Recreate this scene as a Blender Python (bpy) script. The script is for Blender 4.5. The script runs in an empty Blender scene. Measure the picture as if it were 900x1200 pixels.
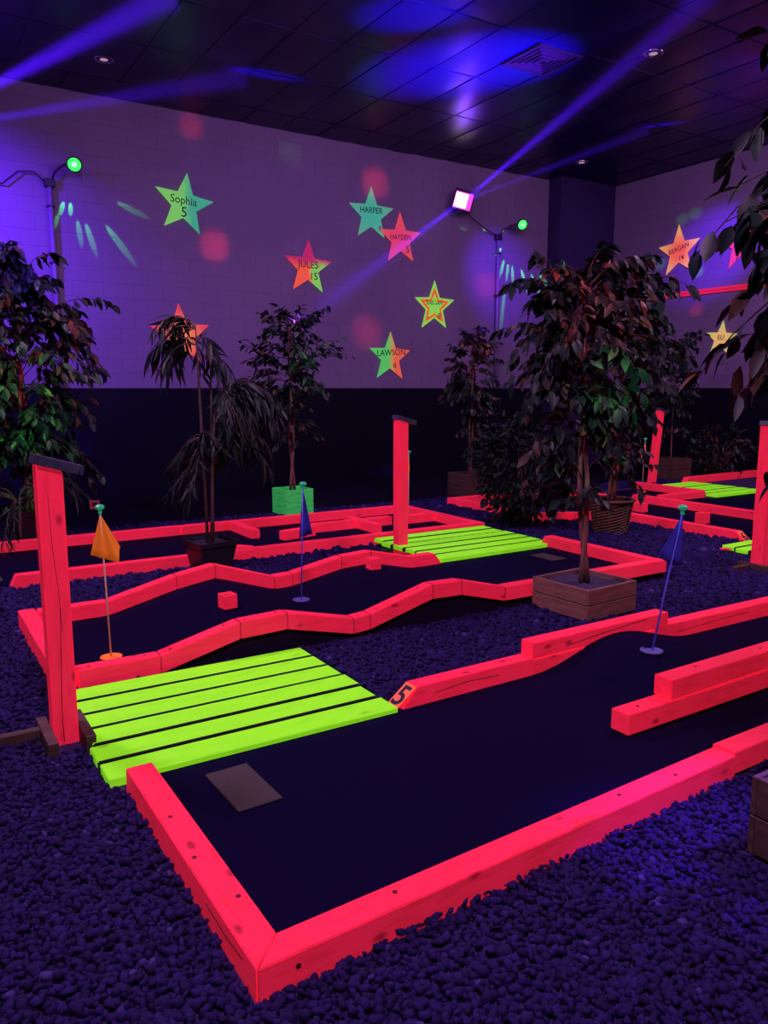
import bpy, bmesh, math, random
import mathutils
import numpy as np
from mathutils import Vector, Matrix, Euler

random.seed(7)
rng = np.random.default_rng(11)
PI = math.pi
SC = bpy.context.scene
COL = SC.collection

# ------------------------------------------------------------------ camera
CAM_H = 1.4
cd = bpy.data.cameras.new('camera')
cam = bpy.data.objects.new('camera', cd)
COL.objects.link(cam)
cam.location = (0, 0, CAM_H)
cam.rotation_euler = (PI/2 - math.atan(145/925), 0, -math.radians(32))
cd.sensor_fit = 'VERTICAL'
cd.sensor_height = 24.0
cd.lens = 18.5
cd.clip_start = 0.02
SC.camera = cam

# ------------------------------------------------------------------ world, exposure
w = bpy.data.worlds.new('world')
SC.world = w
w.use_nodes = True
w.node_tree.nodes['Background'].inputs[0].default_value = (0.16, 0.07, 0.60, 1)
w.node_tree.nodes['Background'].inputs[1].default_value = 0.016
SC.view_settings.view_transform = 'Standard'
SC.view_settings.look = 'None'
SC.view_settings.exposure = 0.0
SC.view_settings.gamma = 1.0
SC.view_settings.use_curve_mapping = False
SC.cycles.use_denoising = True
SC.cycles.max_bounces = 5
SC.cycles.volume_bounces = 0
SC.cycles.sample_clamp_indirect = 3.0
SC.cycles.use_adaptive_sampling = False

# ------------------------------------------------------------------ room lights (ceiling black-light floods and party spots)
YB, XR, ZC = 11.27, 12.0, 5.16          # back wall, right wall, ceiling

def area(name, loc, target, sx, sy, power, color):
    l = bpy.data.lights.new(name, 'AREA')
    l.shape = 'RECTANGLE'; l.size = sx; l.size_y = sy
    l.energy = power; l.color = color
    o = bpy.data.objects.new(name, l); COL.objects.link(o)
    o.location = loc
    o.rotation_euler = (Vector(target) - Vector(loc)).to_track_quat('-Z', 'Y').to_euler()
    return o

def spot(name, loc, target, power, color, deg, blend=1.0, radius=0.02):
    l = bpy.data.lights.new(name, 'SPOT')
    l.energy = power; l.color = color
    l.spot_size = math.radians(deg); l.spot_blend = blend
    l.shadow_soft_size = radius
    o = bpy.data.objects.new(name, l); COL.objects.link(o)
    o.location = loc
    o.rotation_euler = (Vector(target) - Vector(loc)).to_track_quat('-Z', 'Y').to_euler()
    return o

UV = (0.95, 0.52, 1.0)
area('blacklight_flood', (0.4, 0.2, 4.9), (2.2, 3.0, 0), 0.9, 0.5, 160, UV)
area('blacklight_flood', (-0.6, 6.2, 4.9), (2.6, 4.6, 0), 0.7, 0.5, 160, UV)
area('blacklight_flood', (6.2, 2.4, 4.9), (6.4, 5.0, 0), 0.9, 0.5, 125, UV)
area('blacklight_flood', (4.6, 6.3, 5.0), (6.2, 11.2, 2.2), 1.6, 0.5, 50, (0.62, 0.36, 1.0))
area('blacklight_flood', (9.2, 5.6, 5.0), (9.6, 8.2, 0.6), 0.9, 0.5, 60, UV)
VIOLET = (0.16, 0.02, 1.0)
spot('blue_flood', (-0.4, 9.4, 4.3), (0.6, 11.2, 3.2), 1700, VIOLET, 84, 1.0, 0.1)
spot('blue_flood', (8.0, 8.6, 4.6), (9.5, 11.27, 3.35), 620, VIOLET, 34, 1.0, 0.05)
spot('blue_flood', (9.6, 6.4, 4.6), (12.0, 8.65, 3.70), 1300, VIOLET, 28, 0.9, 0.05)
spot('blue_flood', (8.6, 3.4, 0.5), (6.25, 7.9, 5.16), 40000, VIOLET, 17, 1.0, 0.05)
spot('blue_flood', (8.6, 3.4, 0.5), (4.9, 7.2, 5.16), 22000, VIOLET, 8, 1.0, 0.05)
spot('blue_flood', (5.5, 0.2, 4.6), (2.05, 1.40, 0.0), 3000, VIOLET, 10, 1.0, 0.03)
RED = (1.0, 0.04, 0.06)
GREEN = (0.06, 1.0, 0.10)
for tx, tz, deg, pw in ((3.9, 4.98, 2.8, 1800), (4.18, 3.42, 3.4, 3600), (6.88, 4.62, 3.8, 3200), (6.72, 2.3, 4.0, 2200), (9.18, 3.2, 3.4, 2400)):
    spot('red_party_spot', (5.2, 3.6, 4.95), (tx, YB, tz), pw*0.8, RED, deg*1.2)
spot('green_party_spot', (5.2, 3.6, 4.95), (5.4, YB, 4.85), 350, GREEN, 3.6)
for ty, tz, pw in ((9.41, 4.3, 900), (9.16, 4.35, 900), (9.85, 3.61, 1300), (9.05, 3.38, 2600)):
    spot('green_party_spot', (6.0, 4.0, 4.95), (XR, ty, tz), pw, GREEN, 1.7, 0.7)
spot('red_party_spot', (6.0, 4.0, 4.95), (XR, 9.02, 2.75), 1500, RED, 1.9, 0.7)
spot('green_party_spot', (3.0, 3.0, 1.9), (6.35, 6.5, ZC), 260, GREEN, 9, 1.0)
for tx, ty, dg in ((9.07, 10.03, 1.6), (8.8, 9.8, 1.2), (1.97, 9.67, 1.3), (2.28, 8.84, 1.8)):
    spot('green_party_spot', (3.0, 3.0, 1.9), (tx, ty, ZC), 1500, GREEN, dg, 0.7)
# dapples of green and red party light on the foliage
spot('green_party_spot', (0.6, 3.4, 4.6), (0.95, 7.7, 1.0), 1600, GREEN, 12, 1.0)
spot('green_party_spot', (1.6, 1.0, 4.4), (3.85, 3.45, 1.0), 900, GREEN, 7, 1.0)
spot('red_party_spot', (1.6, 1.0, 4.4), (3.75, 3.6, 1.75), 900, RED, 13, 1.0)
spot('red_party_spot', (5.2, 3.6, 4.9), (6.3, 8.0, 1.80), 1400, RED, 6, 1.0)
spot('blue_flood', (5.4, 4.5, 4.8), (6.35, 8.0, 2.15), 3000, VIOLET, 6, 1.0)
spot('blue_flood', (0.2, 4.5, 4.8), (0.9, 7.9, 2.4), 3500, VIOLET, 16, 1.0)
spot('green_party_spot', (5.2, 3.6, 4.9), (3.8, 7.95, 1.5), 900, GREEN, 7, 1.0)
spot('red_party_spot', (3.6, 0.9, 4.6), (5.9, 5.2, 0.7), 900, RED, 7, 1.0)
spot('red_party_spot', (3.0, 4.0, 4.9), (1.05, 7.7, 1.4), 900, RED, 9, 1.0)
spot('red_party_spot', (0.2, 0.6, 2.6), (1.98, 1.42, 1.45), 190, RED, 12, 1.0)

# ------------------------------------------------------------------ material helpers
def new_mat(name):
    m = bpy.data.materials.new(name); m.use_nodes = True
    nt = m.node_tree
    return m, nt, nt.nodes['Principled BSDF']

def noise_mix(nt, c1, c2, scale, detail=4, lo=0.35, hi=0.65, vec=None, coords='Object', mapscale=None):
    tc = nt.nodes.new('ShaderNodeTexCoord')
    n = nt.nodes.new('ShaderNodeTexNoise'); n.inputs['Scale'].default_value = scale; n.inputs['Detail'].default_value = detail
    if mapscale:
        mp = nt.nodes.new('ShaderNodeMapping'); mp.inputs['Scale'].default_value = mapscale
        nt.links.new(tc.outputs[coords], mp.inputs[0]); nt.links.new(mp.outputs[0], n.inputs['Vector'])
    else:
        nt.links.new(tc.outputs[coords], n.inputs['Vector'])
    r = nt.nodes.new('ShaderNodeValToRGB')
    r.color_ramp.elements[0].position = lo; r.color_ramp.elements[0].color = (*c1, 1)
    r.color_ramp.elements[1].position = hi; r.color_ramp.elements[1].color = (*c2, 1)
    nt.links.new(n.outputs['Fac'], r.inputs[0])
    return r.outputs[0], n.outputs['Fac']

def bump(nt, b, h, strength=0.3, dist=0.01):
    bn = nt.nodes.new('ShaderNodeBump'); bn.inputs['Strength'].default_value = strength; bn.inputs['Distance'].default_value = dist
    nt.links.new(h, bn.inputs['Height']); nt.links.new(bn.outputs[0], b.inputs['Normal'])

def simple(name, c1, c2=None, rough=0.6, scale=8, emit=0.0, bumps=0.0, mapscale=None, metal=0.0, spec=None, lo=.35, hi=.65):
    m, nt, b = new_mat(name)
    b.inputs['Roughness'].default_value = rough; b.inputs['Metallic'].default_value = metal
    if spec is not None: b.inputs['Specular IOR Level'].default_value = spec
    if c2 is None:
        b.inputs['Base Color'].default_value = (*c1, 1)
        if emit:
            b.inputs['Emission Color'].default_value = (*c1, 1); b.inputs['Emission Strength'].default_value = emit
    else:
        c, h = noise_mix(nt, c1, c2, scale, mapscale=mapscale, lo=lo, hi=hi)
        nt.links.new(c, b.inputs['Base Color'])
        if emit:
            nt.links.new(c, b.inputs['Emission Color']); b.inputs['Emission Strength'].default_value = emit
        if bumps: bump(nt, b, h, bumps)
    return m

def painted_wood(name, base, grain, knot, emit, upright=False):
    """fluorescent paint brushed on rough sawn timber: grain streaks and knots of the wood show through"""
    m, nt, b = new_mat(name)
    b.inputs['Roughness'].default_value = 0.62; b.inputs['Specular IOR Level'].default_value = 0.25
    c, h = noise_mix(nt, grain, base, 3.0, 5, .30, .52, mapscale=(14, 14, 2.2) if upright else (2.2, 14, 14))
    tc = nt.nodes.new('ShaderNodeTexCoord')
    oi = nt.nodes.new('ShaderNodeObjectInfo')
    mul = nt.nodes.new('ShaderNodeMath'); mul.operation = 'MULTIPLY'; mul.inputs[1].default_value = 37.0
    nt.links.new(oi.outputs['Random'], mul.inputs[0])
    mp = nt.nodes.new('ShaderNodeMapping'); mp.inputs['Scale'].default_value = (8, 8, 4.0) if upright else (4.0, 8, 8)
    nt.links.new(tc.outputs['Object'], mp.inputs[0]); nt.links.new(mul.outputs[0], mp.inputs['Location'])
    vo = nt.nodes.new('ShaderNodeTexVoronoi'); vo.inputs['Scale'].default_value = 0.9
    nt.links.new(mp.outputs[0], vo.inputs['Vector'])
    r = nt.nodes.new('ShaderNodeValToRGB')
    r.color_ramp.elements[0].position = 0.05; r.color_ramp.elements[0].color = (1, 1, 1, 1)
    r.color_ramp.elements[1].position = 0.12; r.color_ramp.elements[1].color = (0, 0, 0, 1)
    nt.links.new(vo.outputs['Distance'], r.inputs[0])
    mx = nt.nodes.new('ShaderNodeMix'); mx.data_type = 'RGBA'
    nt.links.new(r.outputs[0], mx.inputs[0]); nt.links.new(c, mx.inputs[6]); mx.inputs[7].default_value = (*knot, 1)
    nt.links.new(mx.outputs[2], b.inputs['Base Color'])
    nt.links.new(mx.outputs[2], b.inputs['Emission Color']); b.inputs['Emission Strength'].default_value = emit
    bump(nt, b, h, 0.25, 0.004)
    return m

M = {}
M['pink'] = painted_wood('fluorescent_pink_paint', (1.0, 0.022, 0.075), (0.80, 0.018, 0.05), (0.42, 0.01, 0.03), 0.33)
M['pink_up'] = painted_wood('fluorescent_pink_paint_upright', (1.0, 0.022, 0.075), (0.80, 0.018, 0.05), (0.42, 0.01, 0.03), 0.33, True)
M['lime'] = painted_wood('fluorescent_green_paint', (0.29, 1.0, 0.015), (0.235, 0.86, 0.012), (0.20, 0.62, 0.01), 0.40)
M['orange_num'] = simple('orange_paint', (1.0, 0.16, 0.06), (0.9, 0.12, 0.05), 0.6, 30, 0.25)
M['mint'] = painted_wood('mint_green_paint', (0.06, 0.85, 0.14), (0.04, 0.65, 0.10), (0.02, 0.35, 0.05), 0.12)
M['carpet'] = simple('black_carpet', (0.0032, 0.0016, 0.020), (0.0052, 0.0026, 0.030), 0.95, 420, 0, 0.35, spec=0.05)
M['carpet_side'] = simple('black_carpet_edge', (0.010, 0.006, 0.020), (0.016, 0.009, 0.030), 0.95, 200, spec=0.05)
M['mat'] = simple('brown_rubber_mat', (0.045, 0.036, 0.03), (0.06, 0.048, 0.04), 0.8, 120, 0.0, 0.2)
M['wall_low'] = simple('black_wall_paint', (0.0018, 0.0008, 0.009), (0.0026, 0.0012, 0.012), 0.75, 3, spec=0.15)
M['floor'] = simple('black_floor_paint', (0.003, 0.0015, 0.009), (0.004, 0.002, 0.012), 0.8, 6, spec=0.1)
M['soil_ground'] = simple('ground_under_gravel', (0.018, 0.008, 0.07), (0.03, 0.013, 0.11), 0.95, 60, 0, 0.5)
M['wood_dark'] = simple('dark_stained_wood', (0.06, 0.03, 0.022), (0.10, 0.05, 0.035), 0.7, 3, 0, 0.2, mapscale=(2, 14, 14))
M['wood_brown'] = simple('brown_cedar_wood', (0.17, 0.075, 0.06), (0.26, 0.115, 0.09), 0.7, 3, 0, 0.2, mapscale=(2, 14, 14))
M['slate'] = simple('dark_slate_board', (0.03, 0.03, 0.06), (0.05, 0.05, 0.09), 0.45, 20)
M['bark'] = simple('grey_brown_bark', (0.12, 0.05, 0.045), (0.24, 0.10, 0.08), 0.85, 9, 0, 0.5, mapscale=(3, 3, 0.8))
M['twig'] = simple('dark_twig', (0.025, 0.014, 0.014), (0.04, 0.022, 0.02), 0.85, 9)
M['bamboo'] = simple('dark_bamboo', (0.10, 0.06, 0.05), (0.16, 0.09, 0.07), 0.5, 12)
M['pot'] = simple('black_plastic_pot', (0.012, 0.010, 0.016), (0.018, 0.014, 0.024), 0.45, 10)
M['wicker'] = simple('brown_wicker', (0.09, 0.045, 0.028), (0.16, 0.08, 0.045), 0.7, 60, 0, 0.3)
M['soil'] = simple('potting_soil', (0.02, 0.012, 0.03), (0.05, 0.03, 0.09), 0.95, 70, 0, 0.5)
M['metal'] = simple('dark_metal', (0.03, 0.02, 0.06), None, 0.45, metal=0.6)
M['conduit'] = simple('violet_grey_conduit', (0.16, 0.10, 0.26), (0.20, 0.13, 0.30), 0.55, 20)
M['cable'] = simple('black_cable', (0.012, 0.008, 0.03), None, 0.6)
M['pole'] = simple('ivory_flag_pole', (0.75, 0.42, 0.28), None, 0.4, emit=0.05)
M['pole_blue'] = simple('blue_flag_pole', (0.10, 0.10, 0.80), None, 0.4, emit=0.05)
M['knob'] = simple('teal_knob', (0.03, 0.55, 0.26), None, 0.4, emit=0.15)
M['flag_orange'] = simple('orange_cloth', (1.0, 0.24, 0.02), (0.92, 0.20, 0.015), 0.8, 14, 0.16)
M['flag_blue'] = simple('blue_cloth', (0.03, 0.03, 0.42), (0.02, 0.02, 0.32), 0.8, 14, 0.03)
M['cup_orange'] = simple('orange_cup', (1.0, 0.24, 0.02), None, 0.5, emit=0.16)
M['cup_blue'] = simple('blue_cup', (0.12, 0.12, 0.42), None, 0.5)
M['hole'] = simple('cup_inside', (0.01, 0.006, 0.02), None, 0.9)
M['ink'] = simple('black_marker_ink', (0.01, 0.008, 0.02), None, 0.7)
M['screw'] = simple('rusty_screw', (0.16, 0.01, 0.02), None, 0.5)
M['tile'] = simple('black_ceiling_tile', (0.002, 0.0010, 0.055), (0.003, 0.0014, 0.068), 0.34, 40, 0, 0.05, spec=0.28)
M['grid'] = simple('black_ceiling_grid', (0.010, 0.006, 0.024), None, 0.5)
M['vent'] = simple('black_vent', (0.008, 0.005, 0.018), None, 0.5)
M['chrome'] = simple('chrome_trim', (0.5, 0.45, 0.5), None, 0.25, metal=1.0)
M['card'] = simple('red_card', (0.55, 0.06, 0.10), (0.45, 0.05, 0.08), 0.7, 30)
M['gap_shade'] = simple('plank_gap_shade', (0.010, 0.012, 0.012), (0.016, 0.018, 0.016), 0.9, 20)  # near-black: shade of plank gaps and timber joints put into the colour
M['crack'] = simple('crack_shadow', (0.05, 0.004, 0.01), None, 0.9)
M['weed'] = simple('fallen_leaf', (0.06, 0.05, 0.05), None, 0.8)

def emitter(name, col, s):
    m, nt, b = new_mat(name)
    b.inputs['Base Color'].default_value = (*col, 1)
    b.inputs['Emission Color'].default_value = (*col, 1); b.inputs['Emission Strength'].default_value = s
    return m
M['uv_lens'] = emitter('lit_blacklight_lens', (1.0, 0.72, 1.0), 6.0)
M['uv_edge'] = emitter('lit_blacklight_edge', (0.9, 0.06, 0.55), 1.2)
M['green_lens'] = emitter('lit_green_lens', (0.05, 0.9, 0.12), 1.1)
M['green_core'] = emitter('lit_green_core', (0.35, 1.0, 0.4), 1.5)
M['bulb'] = emitter('dim_downlight_bulb', (0.75, 0.45, 0.55), 0.5)

def attr_mat(name, cols, rough, spec, objrand, transl=0.0, bumps=0):
    """colour of each piece picked from a ramp by its own tint (mesh attribute) or by the object's random value"""
    m, nt, b = new_mat(name)
    b.inputs['Roughness'].default_value = rough; b.inputs['Specular IOR Level'].default_value = spec
    if objrand:
        s = nt.nodes.new('ShaderNodeObjectInfo').outputs['Random']
    else:
        a = nt.nodes.new('ShaderNodeAttribute'); a.attribute_name = 'tint'; s = a.outputs['Fac']
    r = nt.nodes.new('ShaderNodeValToRGB')
    el = r.color_ramp.elements
    while len(el) < len(cols): el.new(0.5)
    for i, (p, c) in enumerate(cols):
        el[i].position = p; el[i].color = (*c, 1)
    nt.links.new(s, r.inputs[0]); nt.links.new(r.outputs[0], b.inputs['Base Color'])
    return m
LEAFC = [(0.0, (0.003, 0.008, 0.012)), (0.50, (0.006, 0.016, 0.018)), (0.74, (0.014, 0.030, 0.022)), (0.86, (0.030, 0.014, 0.014)), (0.95, (0.11, 0.035, 0.02)), (1.0, (0.05, 0.14, 0.06))]
M['leaf_o'] = attr_mat('ficus_leaf', LEAFC, 0.5, 0.3, True)
M['leaf_s'] = attr_mat('ficus_foliage', LEAFC, 0.5, 0.3, False)
M['bush_s'] = attr_mat('dark_shrub_foliage', [(0, (0.004, 0.008, 0.008)), (0.7, (0.008, 0.018, 0.014)), (1, (0.018, 0.038, 0.022))], 0.6, 0.2, False)
M['gravel'] = attr_mat('crushed_stone', [(0, (0.008, 0.0035, 0.044)), (0.5, (0.015, 0.0065, 0.080)), (0.93, (0.024, 0.011, 0.122)), (1.0, (0.09, 0.05, 0.24))], 0.85, 0.2, False)

# painted masonry of the upper wall
m, nt, b = new_mat('grey_masonry_paint')
c, h = noise_mix(nt, (0.18, 0.115, 0.25), (0.21, 0.137, 0.29), 1.2, 6, .3, .7)
nt.links.new(c, b.inputs['Base Color']); b.inputs['Roughness'].default_value = 0.7; b.inputs['Specular IOR Level'].default_value = 0.2
M['wall_up'] = m
M['column'] = simple('dark_column_paint', (0.025, 0.014, 0.085), (0.034, 0.018, 0.11), 0.6, 3, spec=0.25)

# ------------------------------------------------------------------ object helpers
def link(name, me, mat=None, parent=None, loc=None, rot=None):
    o = bpy.data.objects.new(name, me); COL.objects.link(o)
    if mat is not None: me.materials.append(M[mat] if isinstance(mat, str) else mat)
    if parent is not None: o.parent = parent
    if loc is not None: o.location = loc
    if rot is not None: o.rotation_euler = rot
    return o

def tag(o, label, cat, group=None, kind=None):
    o['label'] = label; o['category'] = cat
    if group: o['group'] = group
    if kind: o['kind'] = kind
    return o

def thing(name, label, cat, loc=(0, 0, 0), rot=(0, 0, 0), group=None):
    o = bpy.data.objects.new(name, None); COL.objects.link(o)
    o.location = loc; o.rotation_euler = rot; o.empty_display_size = 0.1
    return tag(o, label, cat, group)

def struct(o):
    o['kind'] = 'structure'; return o

def mesh_py(name, v, f, smooth=False):
    me = bpy.data.meshes.new(name); me.from_pydata([tuple(p) for p in v], [], f); me.update()
    if smooth: me.shade_smooth()
    return me

def mesh_np(name, v, f, tint=None, smooth=False):
    """big triangle mesh from numpy arrays"""
    me = bpy.data.meshes.new(name)
    nv, nf = len(v), len(f)
    me.vertices.add(nv); me.vertices.foreach_set('co', np.ascontiguousarray(v, dtype=np.float32).ravel())
    k = f.shape[1]
    me.loops.add(nf*k); me.loops.foreach_set('vertex_index', np.ascontiguousarray(f, dtype=np.int32).ravel())
    me.polygons.add(nf)
    me.polygons.foreach_set('loop_start', np.arange(0, nf*k, k, dtype=np.int32))
    me.polygons.foreach_set('loop_total', np.full(nf, k, dtype=np.int32))
    if smooth: me.polygons.foreach_set('use_smooth', np.ones(nf, dtype=bool))
    me.update(calc_edges=True)
    if tint is not None:
        a = me.attributes.new('tint', 'FLOAT', 'POINT'); a.data.foreach_set('value', np.ascontiguousarray(tint, dtype=np.float32))
    return me

def bm_mesh(name, bm, smooth=False):
    me = bpy.data.meshes.new(name); bm.to_mesh(me); bm.free()
    if smooth: me.shade_smooth()
    return me

def box_bm(sx, sy, sz, bev=0.0, c=(0, 0, 0), bm=None):
    own = bm is None
    if own: bm = bmesh.new()
    r = bmesh.ops.create_cube(bm, size=1.0)
    for v in r['verts']:
        v.co = Vector((v.co.x*sx + c[0], v.co.y*sy + c[1], v.co.z*sz + c[2]))
    if bev:
        es = list({e for v in r['verts'] for e in v.link_edges})
        bmesh.ops.bevel(bm, geom=es, offset=bev, segments=1, affect='EDGES')
    return bm

def box(name, mat, size, parent=None, loc=(0, 0, 0), rot=(0, 0, 0), bev=0.003):
    return link(name, bm_mesh(name, box_bm(*size, bev)), mat, parent, loc, rot)

def tube_np(pts, rad, n=8, cap=True):
    pts = [Vector(p) for p in pts]
    if not hasattr(rad, '__len__'): rad = [rad]*len(pts)
    vs, fs = [], []
    ref = None
    for i, p in enumerate(pts):
        t = (pts[min(i+1, len(pts)-1)] - pts[max(i-1, 0)]).normalized()
        if ref is None:
            ref = Vector((1, 0, 0)) if abs(t.x) < 0.8 else Vector((0, 1, 0))
        a = (ref - t*ref.dot(t)).normalized(); bb = t.cross(a); ref = a
        for k in range(n):
            an = 2*PI*k/n
            vs.append(p + (a*math.cos(an) + bb*math.sin(an))*rad[i])
    for i in range(len(pts)-1):
        for k in range(n):
            k2 = (k+1) % n
            fs.append((i*n+k, i*n+k2, (i+1)*n+k2, (i+1)*n+k))
    if cap:
        fs.append(tuple(range(n-1, -1, -1))); fs.append(tuple(range((len(pts)-1)*n, len(pts)*n)))
    return vs, fs

def tube(name, mat, pts, rad, parent=None, n=8, loc=None):
    v, f = tube_np(pts, rad, n)
    me = mesh_py(name, v, f); me.shade_smooth()
    return link(name, me, mat, parent, loc)

def lathe(name, mat, prof, parent=None, loc=None, n=20, rot=None):
    vs, fs = [], []
    for r, z in prof:
        for k in range(n):
            a = 2*PI*k/n; vs.append((r*math.cos(a), r*math.sin(a), z))
    for i in range(len(prof)-1):
        for k in range(n):
            k2 = (k+1) % n; fs.append((i*n+k, i*n+k2, (i+1)*n+k2, (i+1)*n+k))
    fs.append(tuple(range(n-1, -1, -1))); fs.append(tuple(range((len(prof)-1)*n, len(prof)*n)))
    return link(name, mesh_py(name, vs, fs), mat, parent, loc, rot)

def text_mesh(s, size, bold=0.0, extrude=0.0008, shear=0.0):
    cu = bpy.data.curves.new('t', 'FONT'); cu.body = s; cu.size = size
    cu.align_x = 'CENTER'; cu.align_y = 'CENTER'; cu.extrude = extrude; cu.offset = bold; cu.shear = shear
    cu.resolution_u = 4
    o = bpy.data.objects.new('t', cu); COL.objects.link(o)
    dg = bpy.context.evaluated_depsgraph_get()
    me = bpy.data.meshes.new_from_object(o.evaluated_get(dg))
    bpy.data.objects.remove(o); bpy.data.curves.remove(cu)
    return me

# ------------------------------------------------------------------ timber rails
def rail(parent, p0, p1, z0=0.0, z1=None, h=0.085, wd=0.09, mat='pink', cut0=0.0, cut1=0.0, name='rail', bev=0.003, m0=0.0, m1=0.0, sink=0.0, dark_ends=(False, False)):
    """squared timber from p0 to p1 (centre line, plan); bottom heights z0, z1; cut = top edge pulled back (sloped end); m = mitre in plan"""
    z1 = z0 if z1 is None else z1
    a, c = Vector((p0[0], p0[1])), Vector((p1[0], p1[1]))
    L = (c-a).length; ang = math.atan2(c.y-a.y, c.x-a.x)
    hw = wd/2; zm = (z0+z1)/2
    vs = []
    for xs, zz, cut, sgn, mt in ((-L/2, z0, cut0, 1, m0), (L/2, z1, cut1, -1, m1)):
        for s in (-1, 1):
            vs.append((xs + mt*s, s*hw, zz - zm - sink))
            vs.append((xs + mt*s + sgn*cut, s*hw, zz - zm + h))
    bm = bmesh.new(); bv = [bm.verts.new(v) for v in vs]
    for f in ((0, 1, 3, 2), (4, 6, 7, 5), (0, 4, 5, 1), (2, 3, 7, 6), (1, 5, 7, 3), (0, 2, 6, 4)):
        bm.faces.new([bv[i] for i in f])
    bmesh.ops.recalc_face_normals(bm, faces=bm.faces)
    bmesh.ops.bevel(bm, geom=list(bm.edges), offset=bev, segments=2, affect='EDGES')
    mid = (a+c)/2
    o = link(name, bm_mesh(name, bm), mat, parent, (mid.x, mid.y, zm), (0, 0, ang))
    if dark_ends[0] or dark_ends[1]:                               # unpainted sawn ends where two timbers butt, coloured dark as joint shade
        o.data.materials.append(M['gap_shade'])
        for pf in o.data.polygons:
            if (dark_ends[0] and pf.normal.x < -.6 and pf.center.x < 0) or (dark_ends[1] and pf.normal.x > .6 and pf.center.x > 0): pf.material_index = 1
    return o

_screw = None
def screws(rl, pts):
    """screw heads on a rail, local coordinates along its length"""
    global _screw
    if _screw is None:
        v, f = tube_np([(0, 0, 0), (0, 0, 0.002)], 0.0075, 8); _screw = mesh_py('screw', v, f); _screw.materials.append(M['screw'])
    for x, y, z in pts:
        link('screw', _screw, None, rl, (x, y, z))

# ------------------------------------------------------------------ foliage
def leaf_template(width, droop=0.18, fold=0.10):
    s = [0, .22, .5, .78, 1.0]; wd = [0, .78, 1.0, .55, 0]
    v = []; 
    for si, wi in zip(s, wd): v.append((si, 0, -droop*si*si))
    for si, wi in list(zip(s, wd))[1:4]:
        v.append((si, wi*width/2, -droop*si*si + fold*wi*width)); 
    for si, wi in list(zip(s, wd))[1:4]:
        v.append((si, -wi*width/2, -droop*si*si + fold*wi*width))
    f = [(0, 1, 5), (1, 2, 6), (1, 6, 5), (2, 3, 7), (2, 7, 6), (3, 4, 7),
         (0, 8, 1), (1, 9, 2), (1, 8, 9), (2, 10, 3), (2, 9, 10), (3, 10, 4)]
    return np.array(v, float), np.array(f, int)

def frames(d, up):
    d = d/np.linalg.norm(d, axis=1, keepdims=True)
    y = np.cross(up, d); y /= (np.linalg.norm(y, axis=1, keepdims=True) + 1e-9)
    z = np.cross(d, y)
    return d, y, z

def leaves_joined(name, tmpl, P, D, Uv, S, T, mat, parent):
    v, f = tmpl
    d, y, z = frames(D, Uv)
    R = np.stack([d, y, z], axis=1)                       # rows: axes
    V = np.einsum('vk,nkj->nvj', v, R)*S[:, None, None] + P[:, None, :]
    n, k = len(P), len(v)
    F = (f[None] + (np.arange(n)*k)[:, None, None]).reshape(-1, 3)
    o = link(name, mesh_np(name, V.reshape(-1, 3), F, np.repeat(T, k)), mat, parent)
    o['kind'] = 'stuff'
    return o

def leaves_single(tmesh, P, D, Uv, S, parent):
    d, y, z = frames(D, Uv)
    for i in range(len(P)):
        o = bpy.data.objects.new('leaf', tmesh); COL.objects.link(o); o.parent = parent
        s = float(S[i])
        o.matrix_basis = Matrix(((d[i,0]*s, y[i,0]*s, z[i,0]*s, P[i,0]), (d[i,1]*s, y[i,1]*s, z[i,1]*s, P[i,1]),
                                 (d[i,2]*s, y[i,2]*s, z[i,2]*s, P[i,2]), (0, 0, 0, 1)))

FIC = leaf_template(0.46)
NAR = leaf_template(0.15, 0.30, 0.2)
def _tm(t, mat, nm):
    me = mesh_py(nm, t[0], [tuple(int(q) for q in f) for f in t[1]], True); me.materials.append(M[mat]); return me
FIC_ME = _tm(FIC, 'leaf_o', 'leaf')
NAR_ME = _tm(NAR, 'leaf_o', 'leaf')

def twig_cloud(r, ntw, axis, z0, z1, rx, ztop, zbot, per, droop, spread=1.0, dirs=None):
    """twigs that leave the trunk axis, arch outwards and droop; returns twig polylines and leaf sites"""
    tw, P, D = [], [], []
    for i in range(ntw):
        zs = r.uniform(z0, z1)
        a = r.uniform(0, 2*PI) if dirs is None else dirs[i % len(dirs)] + r.normal(0, .35)
        u = (zs - z0)/max(z1 - z0, 1e-3)
        # crown outline: full in the middle, narrower at the ends
        prof = math.sin(PI*(0.16 + 0.74*u))
        ln = rx*prof*r.uniform(0.45, 1.15)
        base = np.array([axis[0] + 0.02*math.cos(a), axis[1] + 0.02*math.sin(a), zs])
        rise = r.uniform(0.0, 0.75)*ln + 0.12*rx*r.uniform(0, 2); drp = droop*r.uniform(.35, 1.25)
        pts = []
        for k in range(6):
            t = k/5
            rr = ln*t
            pts.append(base + np.array([math.cos(a)*rr, math.sin(a)*rr, rise*t*1.6 - drp*ln*t*t*1.5 - 0.15*rise*t*t]))
        pts = np.array(pts); tw.append(pts)
        for j in range(per):
            t = 0.25 + 0.75*(j + r.uniform(0, 1))/per
            q = min(t*5, 4.999); k = int(q); fr = q - k
            p = pts[k]*(1-fr) + pts[k+1]*fr
            tan = pts[min(k+1, 5)] - pts[k]; tan = tan/(np.linalg.norm(tan) + 1e-9)
            side = np.array([-math.sin(a), math.cos(a), 0])*(1 if j % 2 else -1)
            d = tan*r.uniform(.4, 1.0) + side*r.uniform(.3, .9) + np.array([0, 0, -1])*r.uniform(.2, 1.1)*(.5 + droop) + r.normal(0, .22, 3)
            P.append(p + r.normal(0, .012, 3)); D.append(d)
    return tw, np.array(P), np.array(D)

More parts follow.
